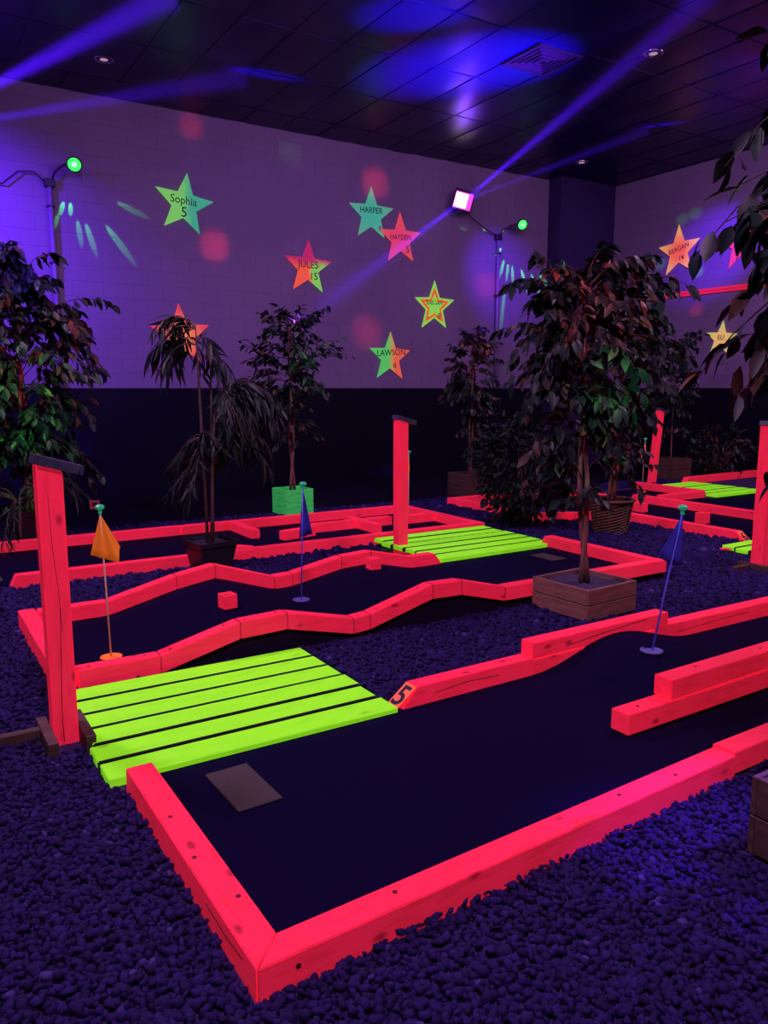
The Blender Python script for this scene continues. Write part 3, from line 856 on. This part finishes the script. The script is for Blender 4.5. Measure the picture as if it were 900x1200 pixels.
for i in range(len(far)-2):
    (xa, za), (xb, zb) = far[i], far[i+1]
    if i == 0: xa = .66
    rail(t, (xa + .001, 4.945), (xb - .001, 4.945), z0=za, z1=zb, h=hh, wd=.09, bev=.0035, dark_ends=(i > 0, True))
rail(t, (3.31, 4.945), (3.60, 4.945), z0=.036, z1=.036, h=hh, wd=.09, cut1=.07)
rail(t, (.605, 3.765), (.605, 4.99), z0=0, z1=.008, h=.092, wd=.09, sink=.02)
rail(t, (4.79, 3.86), (4.79, 5.04), z0=.045, z1=.045, h=.09, wd=.09, cut1=.07, sink=.03)
# dark side boards that close the humps below the near rail
def skirt(parent, tab, y, name):
    vs, fs = [], []
    for i, (x, z) in enumerate(tab):
        for yy in (y - .015, y + .015):
            vs += [(x, yy, -.055), (x, yy, z - .002)]
    for i in range(len(tab)-1):
        a, b = i*4, (i+1)*4
        fs += [(a, b, b+1, a+1), (a+2, a+3, b+3, b+2), (a+1, b+1, b+3, a+3)]
    link(name, mesh_py(name, vs, fs), 'carpet_side', parent)
skirt(t, near, 3.805, 'side_board'); skirt(t, far, 4.95, 'side_board')

def block(label, x, y, z, s, rz):
    tag(box('obstacle_block', 'pink', (s, s, s), None, (x, y, z + s/2), (0, 0, rz), .004), label, 'block', 'pink obstacle blocks')
block('pink cube standing alone mid carpet on the wavy fairway', 1.605, 4.30, wavy(1.605, 4.30) + .003, .085, .12)
block('pink cube close to the far rail of the wavy fairway', 2.86, 4.72, wavy(2.86, 4.72) + .003, .082, 0)
tag(box('tee_mat', 'mat', (.16, .26, .006), None, (4.44, 4.60, .052), (0, 0, .05), .004), 'brown tee mat on the wavy fairway behind the planted crate', 'mat')

# ---- back fairway
carpet_sheet('black carpet of the back fairway along the black wall', -1.6, 4.92, 6.05, 7.40, lambda x, y: 0.004, 4, 2)
t = thing('rail_frame', 'fluorescent pink timber frame of the back fairway before the black wall', 'timber frame', (0, 0, 0))
rail(t, (.62, 6.045), (2.52, 6.05), h=.088, cut0=.06, sink=.04, dark_ends=(False, True))
rail(t, (2.525, 6.05), (4.93, 6.05), h=.088, sink=.04)
rail(t, (-1.6, 7.40), (2.3, 7.42), h=.088, sink=.04)
rail(t, (2.31, 7.42), (4.93, 7.42), h=.088, sink=.04)
rail(t, (4.885, 6.096), (4.885, 7.374), h=.088, sink=.04)
rail(t, (2.30, 6.36), (2.50, 6.098), h=.088)
rail(t, (2.84, 6.82), (2.84, 7.374), z0=.005, h=.085)
rail(t, (4.42, 6.78), (4.838, 6.78), z0=.005, h=.085)
t = thing('obstacle_beam', 'pink timbers laid in a cross on the back fairway', 'timber', (0, 0, 0))
rail(t, (3.34, 6.83), (3.915, 6.83), z0=.005, h=.085)
rail(t, (4.01, 6.83), (4.34, 6.83), z0=.005, h=.085)
rail(t, (3.96, 6.45), (3.96, 7.05), z0=.0055, h=.088)
t = tag(rail(None, (3.02, 6.62), (3.38, 6.70), z0=.005, h=.085, name='obstacle_block'), 'short pink timber lying left of the crossed timbers', 'block')

tag(box('tee_mat', 'mat', (.24, .34, .007), None, (.50, 6.42, .0085), (0, 0, .0), .004), 'brown tee mat on the back fairway at the left edge', 'mat')
# ---- right-hand fairways
carpet_sheet('black carpet of the fairway with rail numbered 6', 6.66, 7.80, 4.25, 7.60, lambda x, y: 0.004, 2, 2)
carpet_sheet('black carpet of the far right fairway by the right wall', 7.92, 11.9, 4.6, 6.26, lambda x, y: 0.004, 2, 2)
carpet_sheet('black carpet strip at the far end beside the rear post', 7.92, 8.85, 6.27, 7.45, lambda x, y: 0.004, 2, 2)
t = thing('rail_frame', 'pink timber frame right of the wicker basket, end numbered 6', 'timber frame', (0, 0, 0))
rc = rail(t, (6.62, 4.26), (6.62, 5.75), h=.09, cut0=.115, sink=.04)
rail(t, (6.62, 5.78), (5.80, 6.18), h=.088, sink=.04)
rail(t, (5.78, 6.2), (5.72, 7.56), h=.088, sink=.04)
rail(t, (5.68, 7.60), (7.1, 7.60), h=.088, sink=.04)
rail(t, (7.50, 6.55), (7.50, 7.5), z0=.005, h=.088)
rail(t, (7.86, 5.0), (7.86, 6.72), h=.09, cut1=.08, sink=.04)
rail(t, (7.22, 5.95), (7.22, 6.15), z0=.005, h=.10)
L = 1.49/2
up = Vector((0.115, 0, 0.09)).normalized(); nrm = Vector((-0.09, 0, 0.115)).normalized(); rt = up.cross(nrm)
Rm = Matrix((rt, up, nrm)).transposed().to_4x4(); Rm.translation = Vector((-L + 0.0575, 0, 0.045)) + nrm*.0012
pl = link('number_plate', bm_mesh('number_plate', box_bm(0.08, 0.136, 0.002)), 'orange_num', rc); pl.matrix_basis = Rm
link('number', text_mesh('6', 0.13, 0.002), 'ink', pl, (0, -0.004, 0.0016))
block('pink cube on the fairway behind the tall blue flag', 7.15, 5.15, .006, .11, .1)
t = thing('rail_frame', 'distant pink timber frame around the far right fairway', 'timber frame', (0, 0, 0))
rail(t, (8.93, 6.45), (8.93, 7.55), h=.088, sink=.04)
rail(t, (8.05, 6.42), (8.88, 6.42), z0=.005, h=.085)
rail(t, (9.95, 7.55), (11.9, 7.62), h=.088, cut0=.1, sink=.04)

# ================================================================== POSTS
def post(label, x, y, h, cap_tilt, cap_len, z=0.0, feet=False, lean=0.0, rz=0.0):
    t = thing('marker_post', label, 'post', (x, y, z), (0, lean, rz), 'pink marker posts')
    bm = bmesh.new()
    s = .047
    vs = [(-s, -s, -.05), (s, -s, -.05), (s, s, -.05), (-s, s, -.05), (-s, -s, h), (s, -s, h - cap_tilt*2*s), (s, s, h - cap_tilt*2*s), (-s, s, h)]
    bv = [bm.verts.new(v) for v in vs]
    for f in ((0, 3, 2, 1), (4, 5, 6, 7), (0, 1, 5, 4), (1, 2, 6, 5), (2, 3, 7, 6), (3, 0, 4, 7)): bm.faces.new([bv[i] for i in f])
    bmesh.ops.bevel(bm, geom=list(bm.edges), offset=.005, segments=2, affect='EDGES')
    me = bm_mesh('timber', bm)
    # long grain runs up the post
    o = link('timber', me, 'pink_up', t)
    ang = math.atan(cap_tilt)
    cz = h - cap_tilt*s + .019*math.cos(ang)
    bm = box_bm(cap_len, .12, .036)
    es = [e for e in bm.edges if abs((e.verts[0].co - e.verts[1].co).z) > .03]
    bmesh.ops.bevel(bm, geom=es, offset=.02, segments=4, affect='EDGES')
    link('cap_board', bm_mesh('cap_board', bm), 'slate', t, (cap_len*.18, 0, cz - cap_tilt*cap_len*.18 + .001), (0, ang, 0))
    if feet:
        for sx in (-1, 1):
            box('foot', 'wood_dark', (.04, .30, .07), t, (sx*.069, -.02, .02))
        box('foot', 'wood_dark', (.20, .04, .06), t, (-.16, .04, .015))
    return t
t0 = post('tall pink marker post with slate cap at the left, nearest', .505, 3.255, 1.115, .30, .19, feet=True)
post('pink marker post behind the wavy fairway by green planks', 3.655, 5.60-.02, 1.10, .28, .20, z=.04)
post('leaning pink marker post far back beside the right tree', 9.55, 7.78, 1.08, .25, .18, lean=.10)
post('pink marker post cut by the right edge of the picture', 5.68, 3.56, 1.12, .25, .18, feet=True)

# ================================================================== FLAGS AND CUPS
def flag(label, base, h, lean, cloth, mat, pmat, cup, knob=True):
    """cloth: bottom outline points relative to the pole top"""
    t = thing('golf_flag', label, 'flag', base, group='golf hole flags')
    top = Vector((lean[0], lean[1], h))
    tube('pole', pmat, [(0, 0, -.03), tuple(top*.5), tuple(top)], .0048, t, 8)
    if knob:
        k = lathe('knob', 'knob', [(.010, -.012), (.010, .008), (.022, .014), (.024, .026), (.014, .034)], t, top, 12)
    # draped pennant, a folded cone of cloth
    n, mrow = len(cloth), 5
    ap = top + Vector((0, 0, -.012))
    vs, fs = [], []
    dense = []
    for i in range(n-1):
        for q in range(3):
            a, c = Vector(cloth[i]), Vector(cloth[i+1]); dense.append(a + (c-a)*q/3)
    dense.append(Vector(cloth[-1]))
    for i, pt in enumerate(dense):
        for j in range(mrow + 1):
            u = j/mrow
            vs.append(ap + Vector((pt.x*u, pt.y*u + .010*math.sin(i*1.3)*u, pt.z*u)))
    k = mrow + 1
    for i in range(len(dense)-1):
        for j in range(mrow): fs.append((i*k+j, (i+1)*k+j, (i+1)*k+j+1, i*k+j+1))
    o = link('cloth', mesh_py('cloth', vs, fs, True), mat, t)
    sm = o.modifiers.new('thickness', 'SOLIDIFY'); sm.thickness = .0025
    if cup:
        vs, fs = [], []; nn = 24
        for rr, zz in ((.056, 0.0), (.056, .0035), (.046, .0042), (.044, -.02)):
            for q in range(nn): vs.append((rr*math.cos(2*PI*q/nn), rr*math.sin(2*PI*q/nn), zz))
        for i in range(3):
            for q in range(nn): fs.append((i*nn+q, i*nn+(q+1) % nn, (i+1)*nn+(q+1) % nn, (i+1)*nn+q))
        c = link('cup', mesh_py('cup', vs, fs, True), cup, t, (0, 0, .002))
        lathe('cup_floor', cup, [(.045, .0015), (.045, .0025)], c, n=nn)
    return t
def dirs_(a): return (math.cos(a), math.sin(a))
VR = (0.848, -0.53)   # picture-right direction on the ground
def cl(pts): return [(VR[0]*a, VR[1]*a, b) for a, b in pts]
flag('orange flag in orange cup beside the nearest post', (.893, 4.13, wavy(.893, 4.13)), .775, (-.015, .005), cl([(-.062, -.215), (-.02, -.225), (.03, -.24), (.082, -.252), (.094, -.17)]), 'flag_orange', 'pole', 'cup_orange')
flag('dark blue flag on blue pole in the dip of the wavy fairway', (2.20, 4.545, wavy(2.2, 4.545)), .745, (.02, -.012), cl([(-.030, -.32), (.0, -.31), (.03, -.30), (.055, -.29)]), 'flag_blue', 'pole_blue', 'cup_blue')
flag('narrow orange flag on the back fairway behind the post', (4.72, 7.05, .004), .70, (.0, .0), cl([(-.02, -.20), (-.005, -.19), (.012, -.17)]), 'flag_orange', 'pole', 'cup_orange')
flag('big blue flag leaning right on the mound of nearest fairway', (3.135, 2.50, mound(3.135, 2.5)), .70, (.105, -.055), cl([(-.105, -.20), (-.07, -.235), (-.03, -.255), (.005, -.25)]), 'flag_blue', 'pole_blue', 'cup_blue')
flag('tiny orange flag far back beside the leaning post', (8.65, 7.2, .004), .70, (.02, .0), cl([(-.05, -.20), (-.02, -.24), (.03, -.19)]), 'flag_orange', 'pole', 'cup_orange')

# drying cracks in the timbers
def crack(parent, pts, w_=.0016):
    tube('crack', 'crack', pts, w_, parent, 5)
tb = [c for c in t0.children if c.name.startswith('timber')][0]
crack(tb, [(-.012, -.0475, 1.0), (-.008, -.0475, .8), (.004, -.0475, .62), (.010, -.0475, .45)], .001)
crack(tb, [(.006, -.0475, .55), (-.004, -.0475, .3), (-.012, -.0475, .12), (-.010, -.0475, .0)], .0014)
crack(nb, [(-.20, -.0442, .040), (0, -.0442, .055), (.18, -.0442, .046)])
crack(nb2, [(-.28, -.0442, .030), (-.05, -.0442, .048), (.20, -.0442, .066), (.33, -.0442, .070)], .002)
crack(nb3, [(-.85, -.0442, .035), (-.55, -.0442, .047), (-.2, -.0442, .055)])
crack(r1, [(-.52, .0462, .050), (-.40, .0462, .040), (-.26, .0462, .044)])
# small things on the ground
t = tag(rail(None, (6.30, 4.02), (6.05, 4.16), z0=.014, h=.012, wd=.035, name='paint_stirrer', bev=.002), 'thin pink wooden strip lying on gravel near the right post', 'strip')
# ================================================================== PLANTERS AND TREES
crate('brown wooden crate planter with ficus between the two fairways', 3.70, 3.50, .46, .20, .06, 'wood_brown')
ficus('ficus in the brown crate, tallest in the middle', (3.70, 3.50, 0), .17, (.58, 1.10, 2.22), 84, 20, .105, 300, 21, ntrunk=2, lean=(-.07, .05), low=24, trunk_r=.02)

crate('mint green painted crate planter against the black wall', 3.78, 7.98, .34, .30, .04, 'mint')
ficus('slim ficus in the mint green crate', (3.78, 7.98, 0), .26, (.56, 1.20, 2.24), 66, 18, .095, 300, 22, ntrunk=2, low=26, droop=.35, trunk_r=.018)

crate('dark crate planter against the black wall behind the shrub', 6.35, 8.05, .42, .32, 0, 'wood_dark')
ficus('narrow ficus in the dark crate left of the dark shrub', (6.35, 8.05, 0), .28, (.42, .95, 2.20), 80, 20, .09, 150, 23, ntrunk=2, low=14, trunk_r=.015)

crate('dark crate planter near the right wall behind leaning post', 10.30, 8.05, .44, .33, 0, 'wood_dark')
ficus('slender ficus in the dark crate near the right wall', (10.30, 8.05, 0), .29, (.52, 1.10, 2.34), 60, 18, .10, 120, 24, ntrunk=1, low=16, trunk_r=.014)

crate('weathered wooden crate planter cut by the right edge, in front', 2.345, 1.075, .45, .25, .0, 'wood_dark')
ficus('large-leaved ficus hanging in from the right edge, nearest', (2.345, 1.075, 0), .21, (.45, 1.05, 2.68), 230, 16, .10, 300, 25, ntrunk=2, lean=(-.07, .045), trunk_r=.02, droop=.7)

# ficus at the far left, in a dark pot hidden behind the post
def pot(label, x, y, r0, r1, h, group='planters'):
    t = thing('flower_pot', label, 'pot', (x, y, 0), (0, 0, .12), group)
    vs, fs = [], []
    prof = [(r0, 0.0), (r1*.97, h*.84), (r1*1.06, h*.84), (r1*1.08, h), (r1*.98, h), (r1*.94, h*.86)]
    for r_, z in prof:
        for sx, sy in ((-1, -1), (1, -1), (1, 1), (-1, 1)): vs.append((sx*r_, sy*r_, z))
    for i in range(len(prof)-1):
        for k in range(4): fs.append((i*4+k, i*4+(k+1) % 4, (i+1)*4+(k+1) % 4, (i+1)*4+k))
    fs.append((3, 2, 1, 0))
    link('body', mesh_py('body', vs, fs), 'pot', t)
    link('soil', bm_mesh('soil', box_bm(r1*1.86, r1*1.86, .01)), 'soil', t, (0, 0, h*.86))
    return t
pot('black square pot at the far left behind the post', 1.05, 7.86, .14, .19, .30)
ficus('dense broad ficus at the far left', (1.05, 7.86, 0), .26, (.86, .70, 2.55), 150, 22, .12, 300, 26, ntrunk=2, low=16, droop=.6, trunk_r=.022)

pot('black tapered pot standing on gravel with the bamboo palm', 2.06, 5.86, .115, .155, .235)

# bamboo palm: three canes, tiers of narrow leaves
def palm(label, loc, canes, tiers, leaf, seed, name='bamboo_palm', n_single=200, z0=.2):
    r = np.random.default_rng(seed)
    root = thing(name, label, 'plant', loc)
    for (dx, dy, h, bx, by) in canes:
        pts = [(dx, dy, z0), (dx + bx*.3, dy + by*.3, z0 + (h-z0)*.4), (dx + bx*.7, dy + by*.7, z0 + (h-z0)*.75), (dx + bx, dy + by, h)]
        c = tube('cane', 'bamboo', pts, [.013, .012, .010, .006], root, 8)
        for k in range(1, 6):
            u = k/6; tube('cane_joint', 'bamboo', [(dx + bx*u*.9, dy + by*u*.9, z0 + (h-z0)*u - .004), (dx + bx*u*.9, dy + by*u*.9, z0 + (h-z0)*u + .004)], .0145 - .005*u, c, 8)
    P, D, tw = [], [], []
    for (cx, cy, cz, rad, nf, per, az) in tiers:
        for i in range(nf):
            a = r.uniform(0, 2*PI) if az is None else az + r.normal(0, .55)
            ln = rad*r.uniform(.5, 1.15); rs = r.uniform(.1, 1.3)
            pts = np.array([[cx + math.cos(a)*ln*t, cy + math.sin(a)*ln*t, cz + ln*(rs*t - 1.15*t*t)] for t in np.linspace(0, 1, 6)])
            tw.append(pts)
            for j in range(per):
                t = .3 + .7*(j + r.uniform(0, 1))/per
                q = min(t*5, 4.99); k = int(q); p = pts[k] + (pts[k+1]-pts[k])*(q-k)
                side = np.array([-math.sin(a), math.cos(a), 0])*(1 if j % 2 else -1)
                tan = (pts[k+1]-pts[k])/np.linalg.norm(pts[k+1]-pts[k])
                P.append(p); D.append(tan*r.uniform(.5, 1.1) + side*r.uniform(.2, .8) + np.array([0, 0, -r.uniform(.2, .9)]) + r.normal(0, .15, 3))
    joined_tubes('twigs', 'bamboo', tw, .004, .0012, root)
    P, D = np.array(P), np.array(D)
    S = leaf*r.uniform(.7, 1.25, len(P)); T = r.uniform(0, .85, len(P))
    finish_foliage(root, NAR, NAR_ME, P, D, S, T, n_single, 'leaf_s', r)
    return root
palm('dark bamboo palm with tiers of narrow leaves in the tapered pot', (2.06, 5.86, 0),
     [(-.02, .0, 1.88, -.03, .02), (.03, .01, 1.55, .02, -.01), (.0, -.03, 1.25, .05, -.03)],
     [(-.06, .02, 1.72, .30, 9, 9, None), (-.04, .03, 1.84, .34, 9, 10, 2.7), (.0, .0, 1.62, .24, 5, 8, -.4), (.08, -.05, 1.34, .42, 34, 15, -.5), (.05, -.03, 1.12, .36, 22, 14, -.5), (.0, 0, 1.02, .30, 14, 12, None), (-.02, 0, .80, .26, 7, 10, 2.7)], .185, 31)
palm('low fern-like plant under the far left ficus', (.92, 7.62, 0), [(0, 0, .45, .02, 0)],
     [(0, 0, .40, .55, 16, 14, None), (.1, -.05, .55, .45, 8, 12, -.3)], .13, 32, 'fern', 60, .02)
t = tag(box('plant_tag', 'card', (.09, .004, .085), None, (1.56, 7.55, .335), (.1, 0, -.4), .001), 'small red card hanging from the fern beside the left post', 'card')
tube('string', 'cable', [(0, 0, .04), (-.10, .03, .10), (-.25, .03, .10)], .003, t, 5)
box('print', 'ink', (.05, .001, .035), t, (0, -.0028, .005), bev=0)

# wicker basket with ficus
t = thing('wicker_basket', 'round brown wicker basket planter on gravel behind the crate', 'basket', (5.93, 5.30, 0))
vs, fs = [], []
nr, na = 22, 44
for i in range(nr + 1):
    u = i/nr; z = .32*u
    for k in range(na):
        a = 2*PI*k/na
        rr = .155 + .055*u + .006*(1 if (k//2 + i) % 2 else -1)
        vs.append((rr*math.cos(a), rr*math.sin(a), z))
for i in range(nr):
    for k in range(na): fs.append((i*na+k, i*na+(k+1) % na, (i+1)*na+(k+1) % na, (i+1)*na+k))
fs.append(tuple(range(na-1, -1, -1)))
link('weave', mesh_py('weave', vs, fs), 'wicker', t)
tube('rim', 'wicker', [(.215*math.cos(2*PI*k/24), .215*math.sin(2*PI*k/24), .325) for k in range(25)], .015, t, 8)
lathe('soil', 'soil', [(.19, .27), (.19, .285)], t, n=24)
ficus('ficus with reddish trunks growing in the wicker basket', (5.93, 5.30, 0), .28, (.60, 1.0, 2.62), 110, 20, .11, 300, 27, ntrunk=3, lean=(.09, -.07), low=20, trunk_r=.024)
r = np.random.default_rng(5)
# dark shrub
def shrub(label, loc, rx, rz, zc, n, leaf, seed, smat='bush_s', name='shrub', potr=.15):
    r = np.random.default_rng(seed)
    root = thing(name, label, 'shrub', loc)
    d = r.normal(0, 1, (n, 3)); d /= np.linalg.norm(d, axis=1, keepdims=True)
    rad = r.uniform(.45, 1.0, n)**.6*(1 + .12*np.sin(5*np.arctan2(d[:, 1], d[:, 0]) + 3*d[:, 2]))
    P = d*rad[:, None]*np.array([rx, rx, rz]) + np.array([0, 0, zc])
    P[:, 2] = np.maximum(P[:, 2], .05)
    D = d*np.array([1, 1, .4]) + np.array([0, 0, -.35]) + r.normal(0, .35, (n, 3))
    stems = []
    for i in range(26):
        e = P[r.integers(n)]; stems.append(np.array([[0, 0, .05], [e[0]*.4, e[1]*.4, .05 + (e[2]-.05)*.6], e]))
    joined_tubes('stems', 'bark', stems, .009, .003, root)
    Uv = np.tile(np.array([0, 0, 1.0]), (n, 1)) + r.normal(0, .4, (n, 3))
    leaves_joined('foliage', FIC, P, D, Uv, leaf*r.uniform(.7, 1.2, n), r.uniform(0, 1, n), smat, root)
    lathe('root_ball', 'pot', [(potr*.8, 0.0), (potr, .10), (potr*.9, .12)], root, n=16)
    return root
shrub('dense near-black shrub left of the wicker basket', (5.42, 6.18 - .1, 0), .44, .56, .60, 2600, .075, 41)
shrub('low leafy shrub before the right wall, at the right edge', (11.35, 7.95, 0), .5, .42, .42, 700, .10, 42, 'leaf_s')

# ================================================================== GRAVEL
rects = [(.60, 6.6, 1.605, 2.87), (.55, 1.82, 2.7, 3.72), (.55, 4.85, 3.74, 5.0), (3.55, 4.86, 4.9, 5.95), (-2, 4.95, 5.99, 7.48),
         (6.56, 11.9, 4.2, 7.66), (5.75, 6.66, 6.3, 7.66), (6.05, 7.5, 3.3, 4.25), (3.46, 3.94, 3.26, 3.74), (2.1, 2.6, .83, 1.32),
         (.40, .60, 3.1, 3.4)]
def blocked(x, y, mg=0.0):
    m_ = np.zeros(len(x), bool)
    for a, b_, c, d in rects: m_ |= (x > a + mg) & (x < b_ - mg) & (y > c + mg) & (y < d - mg)
    m_ |= (x > .60 + mg) & (x < 6.6) & (y > 1.533 + np.clip(x - .66, 0, 1.95)*.04 + mg) & (y < 2.8)
    return m_
gb = link('gravel_base', mesh_py('gravel_base', [(-2.2, -.6, -.012), (11.95, -.6, -.012), (11.95, 8.2, -.012), (-2.2, 8.2, -.012), (-2.2, -.6, -.056), (11.95, -.6, -.056), (11.95, 8.2, -.056), (-2.2, 8.2, -.056)],
          [(0, 1, 2, 3), (7, 6, 5, 4), (0, 4, 5, 1), (1, 5, 6, 2), (2, 6, 7, 3), (3, 7, 4, 0)]), 'soil_ground')
tag(gb, 'dark ground bed under the loose gravel', 'ground', kind='stuff')
bm = bmesh.new(); bmesh.ops.create_icosphere(bm, subdivisions=1, radius=1.0)
bm.verts.ensure_lookup_table()
IV = np.array([v.co[:] for v in bm.verts]); IF = np.array([[v.index for v in f.verts] for f in bm.faces]); bm.free()
fwd = np.array([math.sin(math.radians(32)), math.cos(math.radians(32))]); rgt = np.array([fwd[1], -fwd[0]])
PX, PY, PS = [], [], []
def scatter(d0, d1, sp, size):
    gx = np.arange(-2.0, 11.9, sp); gy = np.arange(-.3, 8.12, sp)
    x, y = np.meshgrid(gx, gy); x = x.ravel() + rng.uniform(-.5, .5, x.size)*sp; y = y.ravel() + rng.uniform(-.5, .5, y.size)*sp
    dep = x*fwd[0] + y*fwd[1]; lat = x*rgt[0] + y*rgt[1]
    ok = (dep >= d0) & (dep < d1) & (np.abs(lat) < dep*.52 + .55 + 1.0*(lat < 0)) & ~blocked(x, y, .004) & (dep > 1.35)
    PX.append(x[ok]); PY.append(y[ok]); PS.append(np.full(ok.sum(), size))
scatter(1.3, 2.9, .0165, .0128)
scatter(2.9, 4.6, .021, .0155)
scatter(4.6, 6.6, .030, .021)
scatter(6.6, 15, .044, .030)
x = np.concatenate(PX); y = np.concatenate(PY); s = np.concatenate(PS); n = len(x)
var = np.stack([IV*(1 + rng.uniform(-.42, .38, (12, 1))) for _ in range(24)])
vi = rng.integers(0, 24, n)
q = rng.normal(0, 1, (n, 4)); q /= np.linalg.norm(q, axis=1, keepdims=True)
w_, a, b_, c_ = q.T
Rm = np.stack([np.stack([1-2*(b_*b_+c_*c_), 2*(a*b_-c_*w_), 2*(a*c_+b_*w_)], 1), np.stack([2*(a*b_+c_*w_), 1-2*(a*a+c_*c_), 2*(b_*c_-a*w_)], 1), np.stack([2*(a*c_-b_*w_), 2*(b_*c_+a*w_), 1-2*(a*a+b_*b_)], 1)], 1)
sc = s[:, None]*rng.uniform(.55, 1.35, (n, 3))*rng.uniform(.8, 1.25, (n, 1))
hz = rng.uniform(-.010, .008, n)
Vv = np.einsum('nij,nvj->nvi', Rm, var[vi]*sc[:, None, :])
Vv[:, :, 2] *= .8
Vv += np.stack([x, y, hz], 1)[:, None, :]
# carpets, rails and planks keep their own ground: pebbles stay outside
F = (IF[None] + (np.arange(n)*12)[:, None, None]).reshape(-1, 3)
tn = np.repeat(np.clip(rng.normal(.45, .22, n), 0, .97) + (rng.uniform(0, 1, n) > .9992)*.6, 12)
gv = link('gravel', mesh_np('gravel', Vv.reshape(-1, 3), F, np.clip(tn, 0, 1)), 'gravel')
tag(gv, 'loose crushed stone gravel covering the ground between fairways', 'gravel', kind='stuff')
print('pebbles', n)

# ================================================================== LENS STREAKS IMITATED BY ADDED HAZE
m = bpy.data.materials.new('streak_haze'); m.use_nodes = True
nt = m.node_tree; nt.nodes.clear()
out = nt.nodes.new('ShaderNodeOutputMaterial'); vs_ = nt.nodes.new('ShaderNodeVolumeScatter')
vs_.inputs['Density'].default_value = 0.10; vs_.inputs['Color'].default_value = (0.4, 0.2, 1, 1)
nt.links.new(vs_.outputs[0], out.inputs['Volume'])
def lens_streak(label, src, dst, pw, dg, r0=.10):
    """imitates a lens streak: an added violet spot inside an added cone of haze"""
    src, dst = Vector(src), Vector(dst); d = dst - src; L = d.length
    spot('streak_spot', src, dst, pw, VIOLET, dg, 1.0, 0.03)  # added spot that lights up the imitated streak
    r1 = L*math.tan(math.radians(dg/2)) + .03
    v, f = tube_np([(0, 0, 0.02), (0, 0, L - .02)], [r0, r1 + .02], 20)
    o = link('streak_cone', mesh_py('streak_cone', v, f), m, None, src, d.to_track_quat('Z', 'Y').to_euler())
    tag(o, label, 'haze', kind='stuff')
lens_streak('added haze cone imitating a lens streak from the flood light to upper right', (8.26, 10.72, 4.43), (6.95, 5.2, 5.12), 40000, 3.0)
lens_streak('fainter added haze cone imitating a lens streak from the flood light towards the right', (8.27, 10.71, 4.43), (9.75, 8.3, 5.12), 9000, 3.6)
lens_streak('added haze cone imitating a lens streak slanting down left from the flood light', (8.24, 10.74, 4.42), (4.12, 8.0, 2.26), 26000, 3.0)
lens_streak('broad added haze cone imitating a lens streak in the upper left corner', (0.50, 9.9, 4.08), (2.65, 8.0, 5.12), 24000, 6.5, .08)
lens_streak('added haze cone imitating a flatter lens streak under the ceiling at the left', (0.50, 9.9, 4.02), (4.0, 9.5, 5.10), 12000, 5.0, .08)
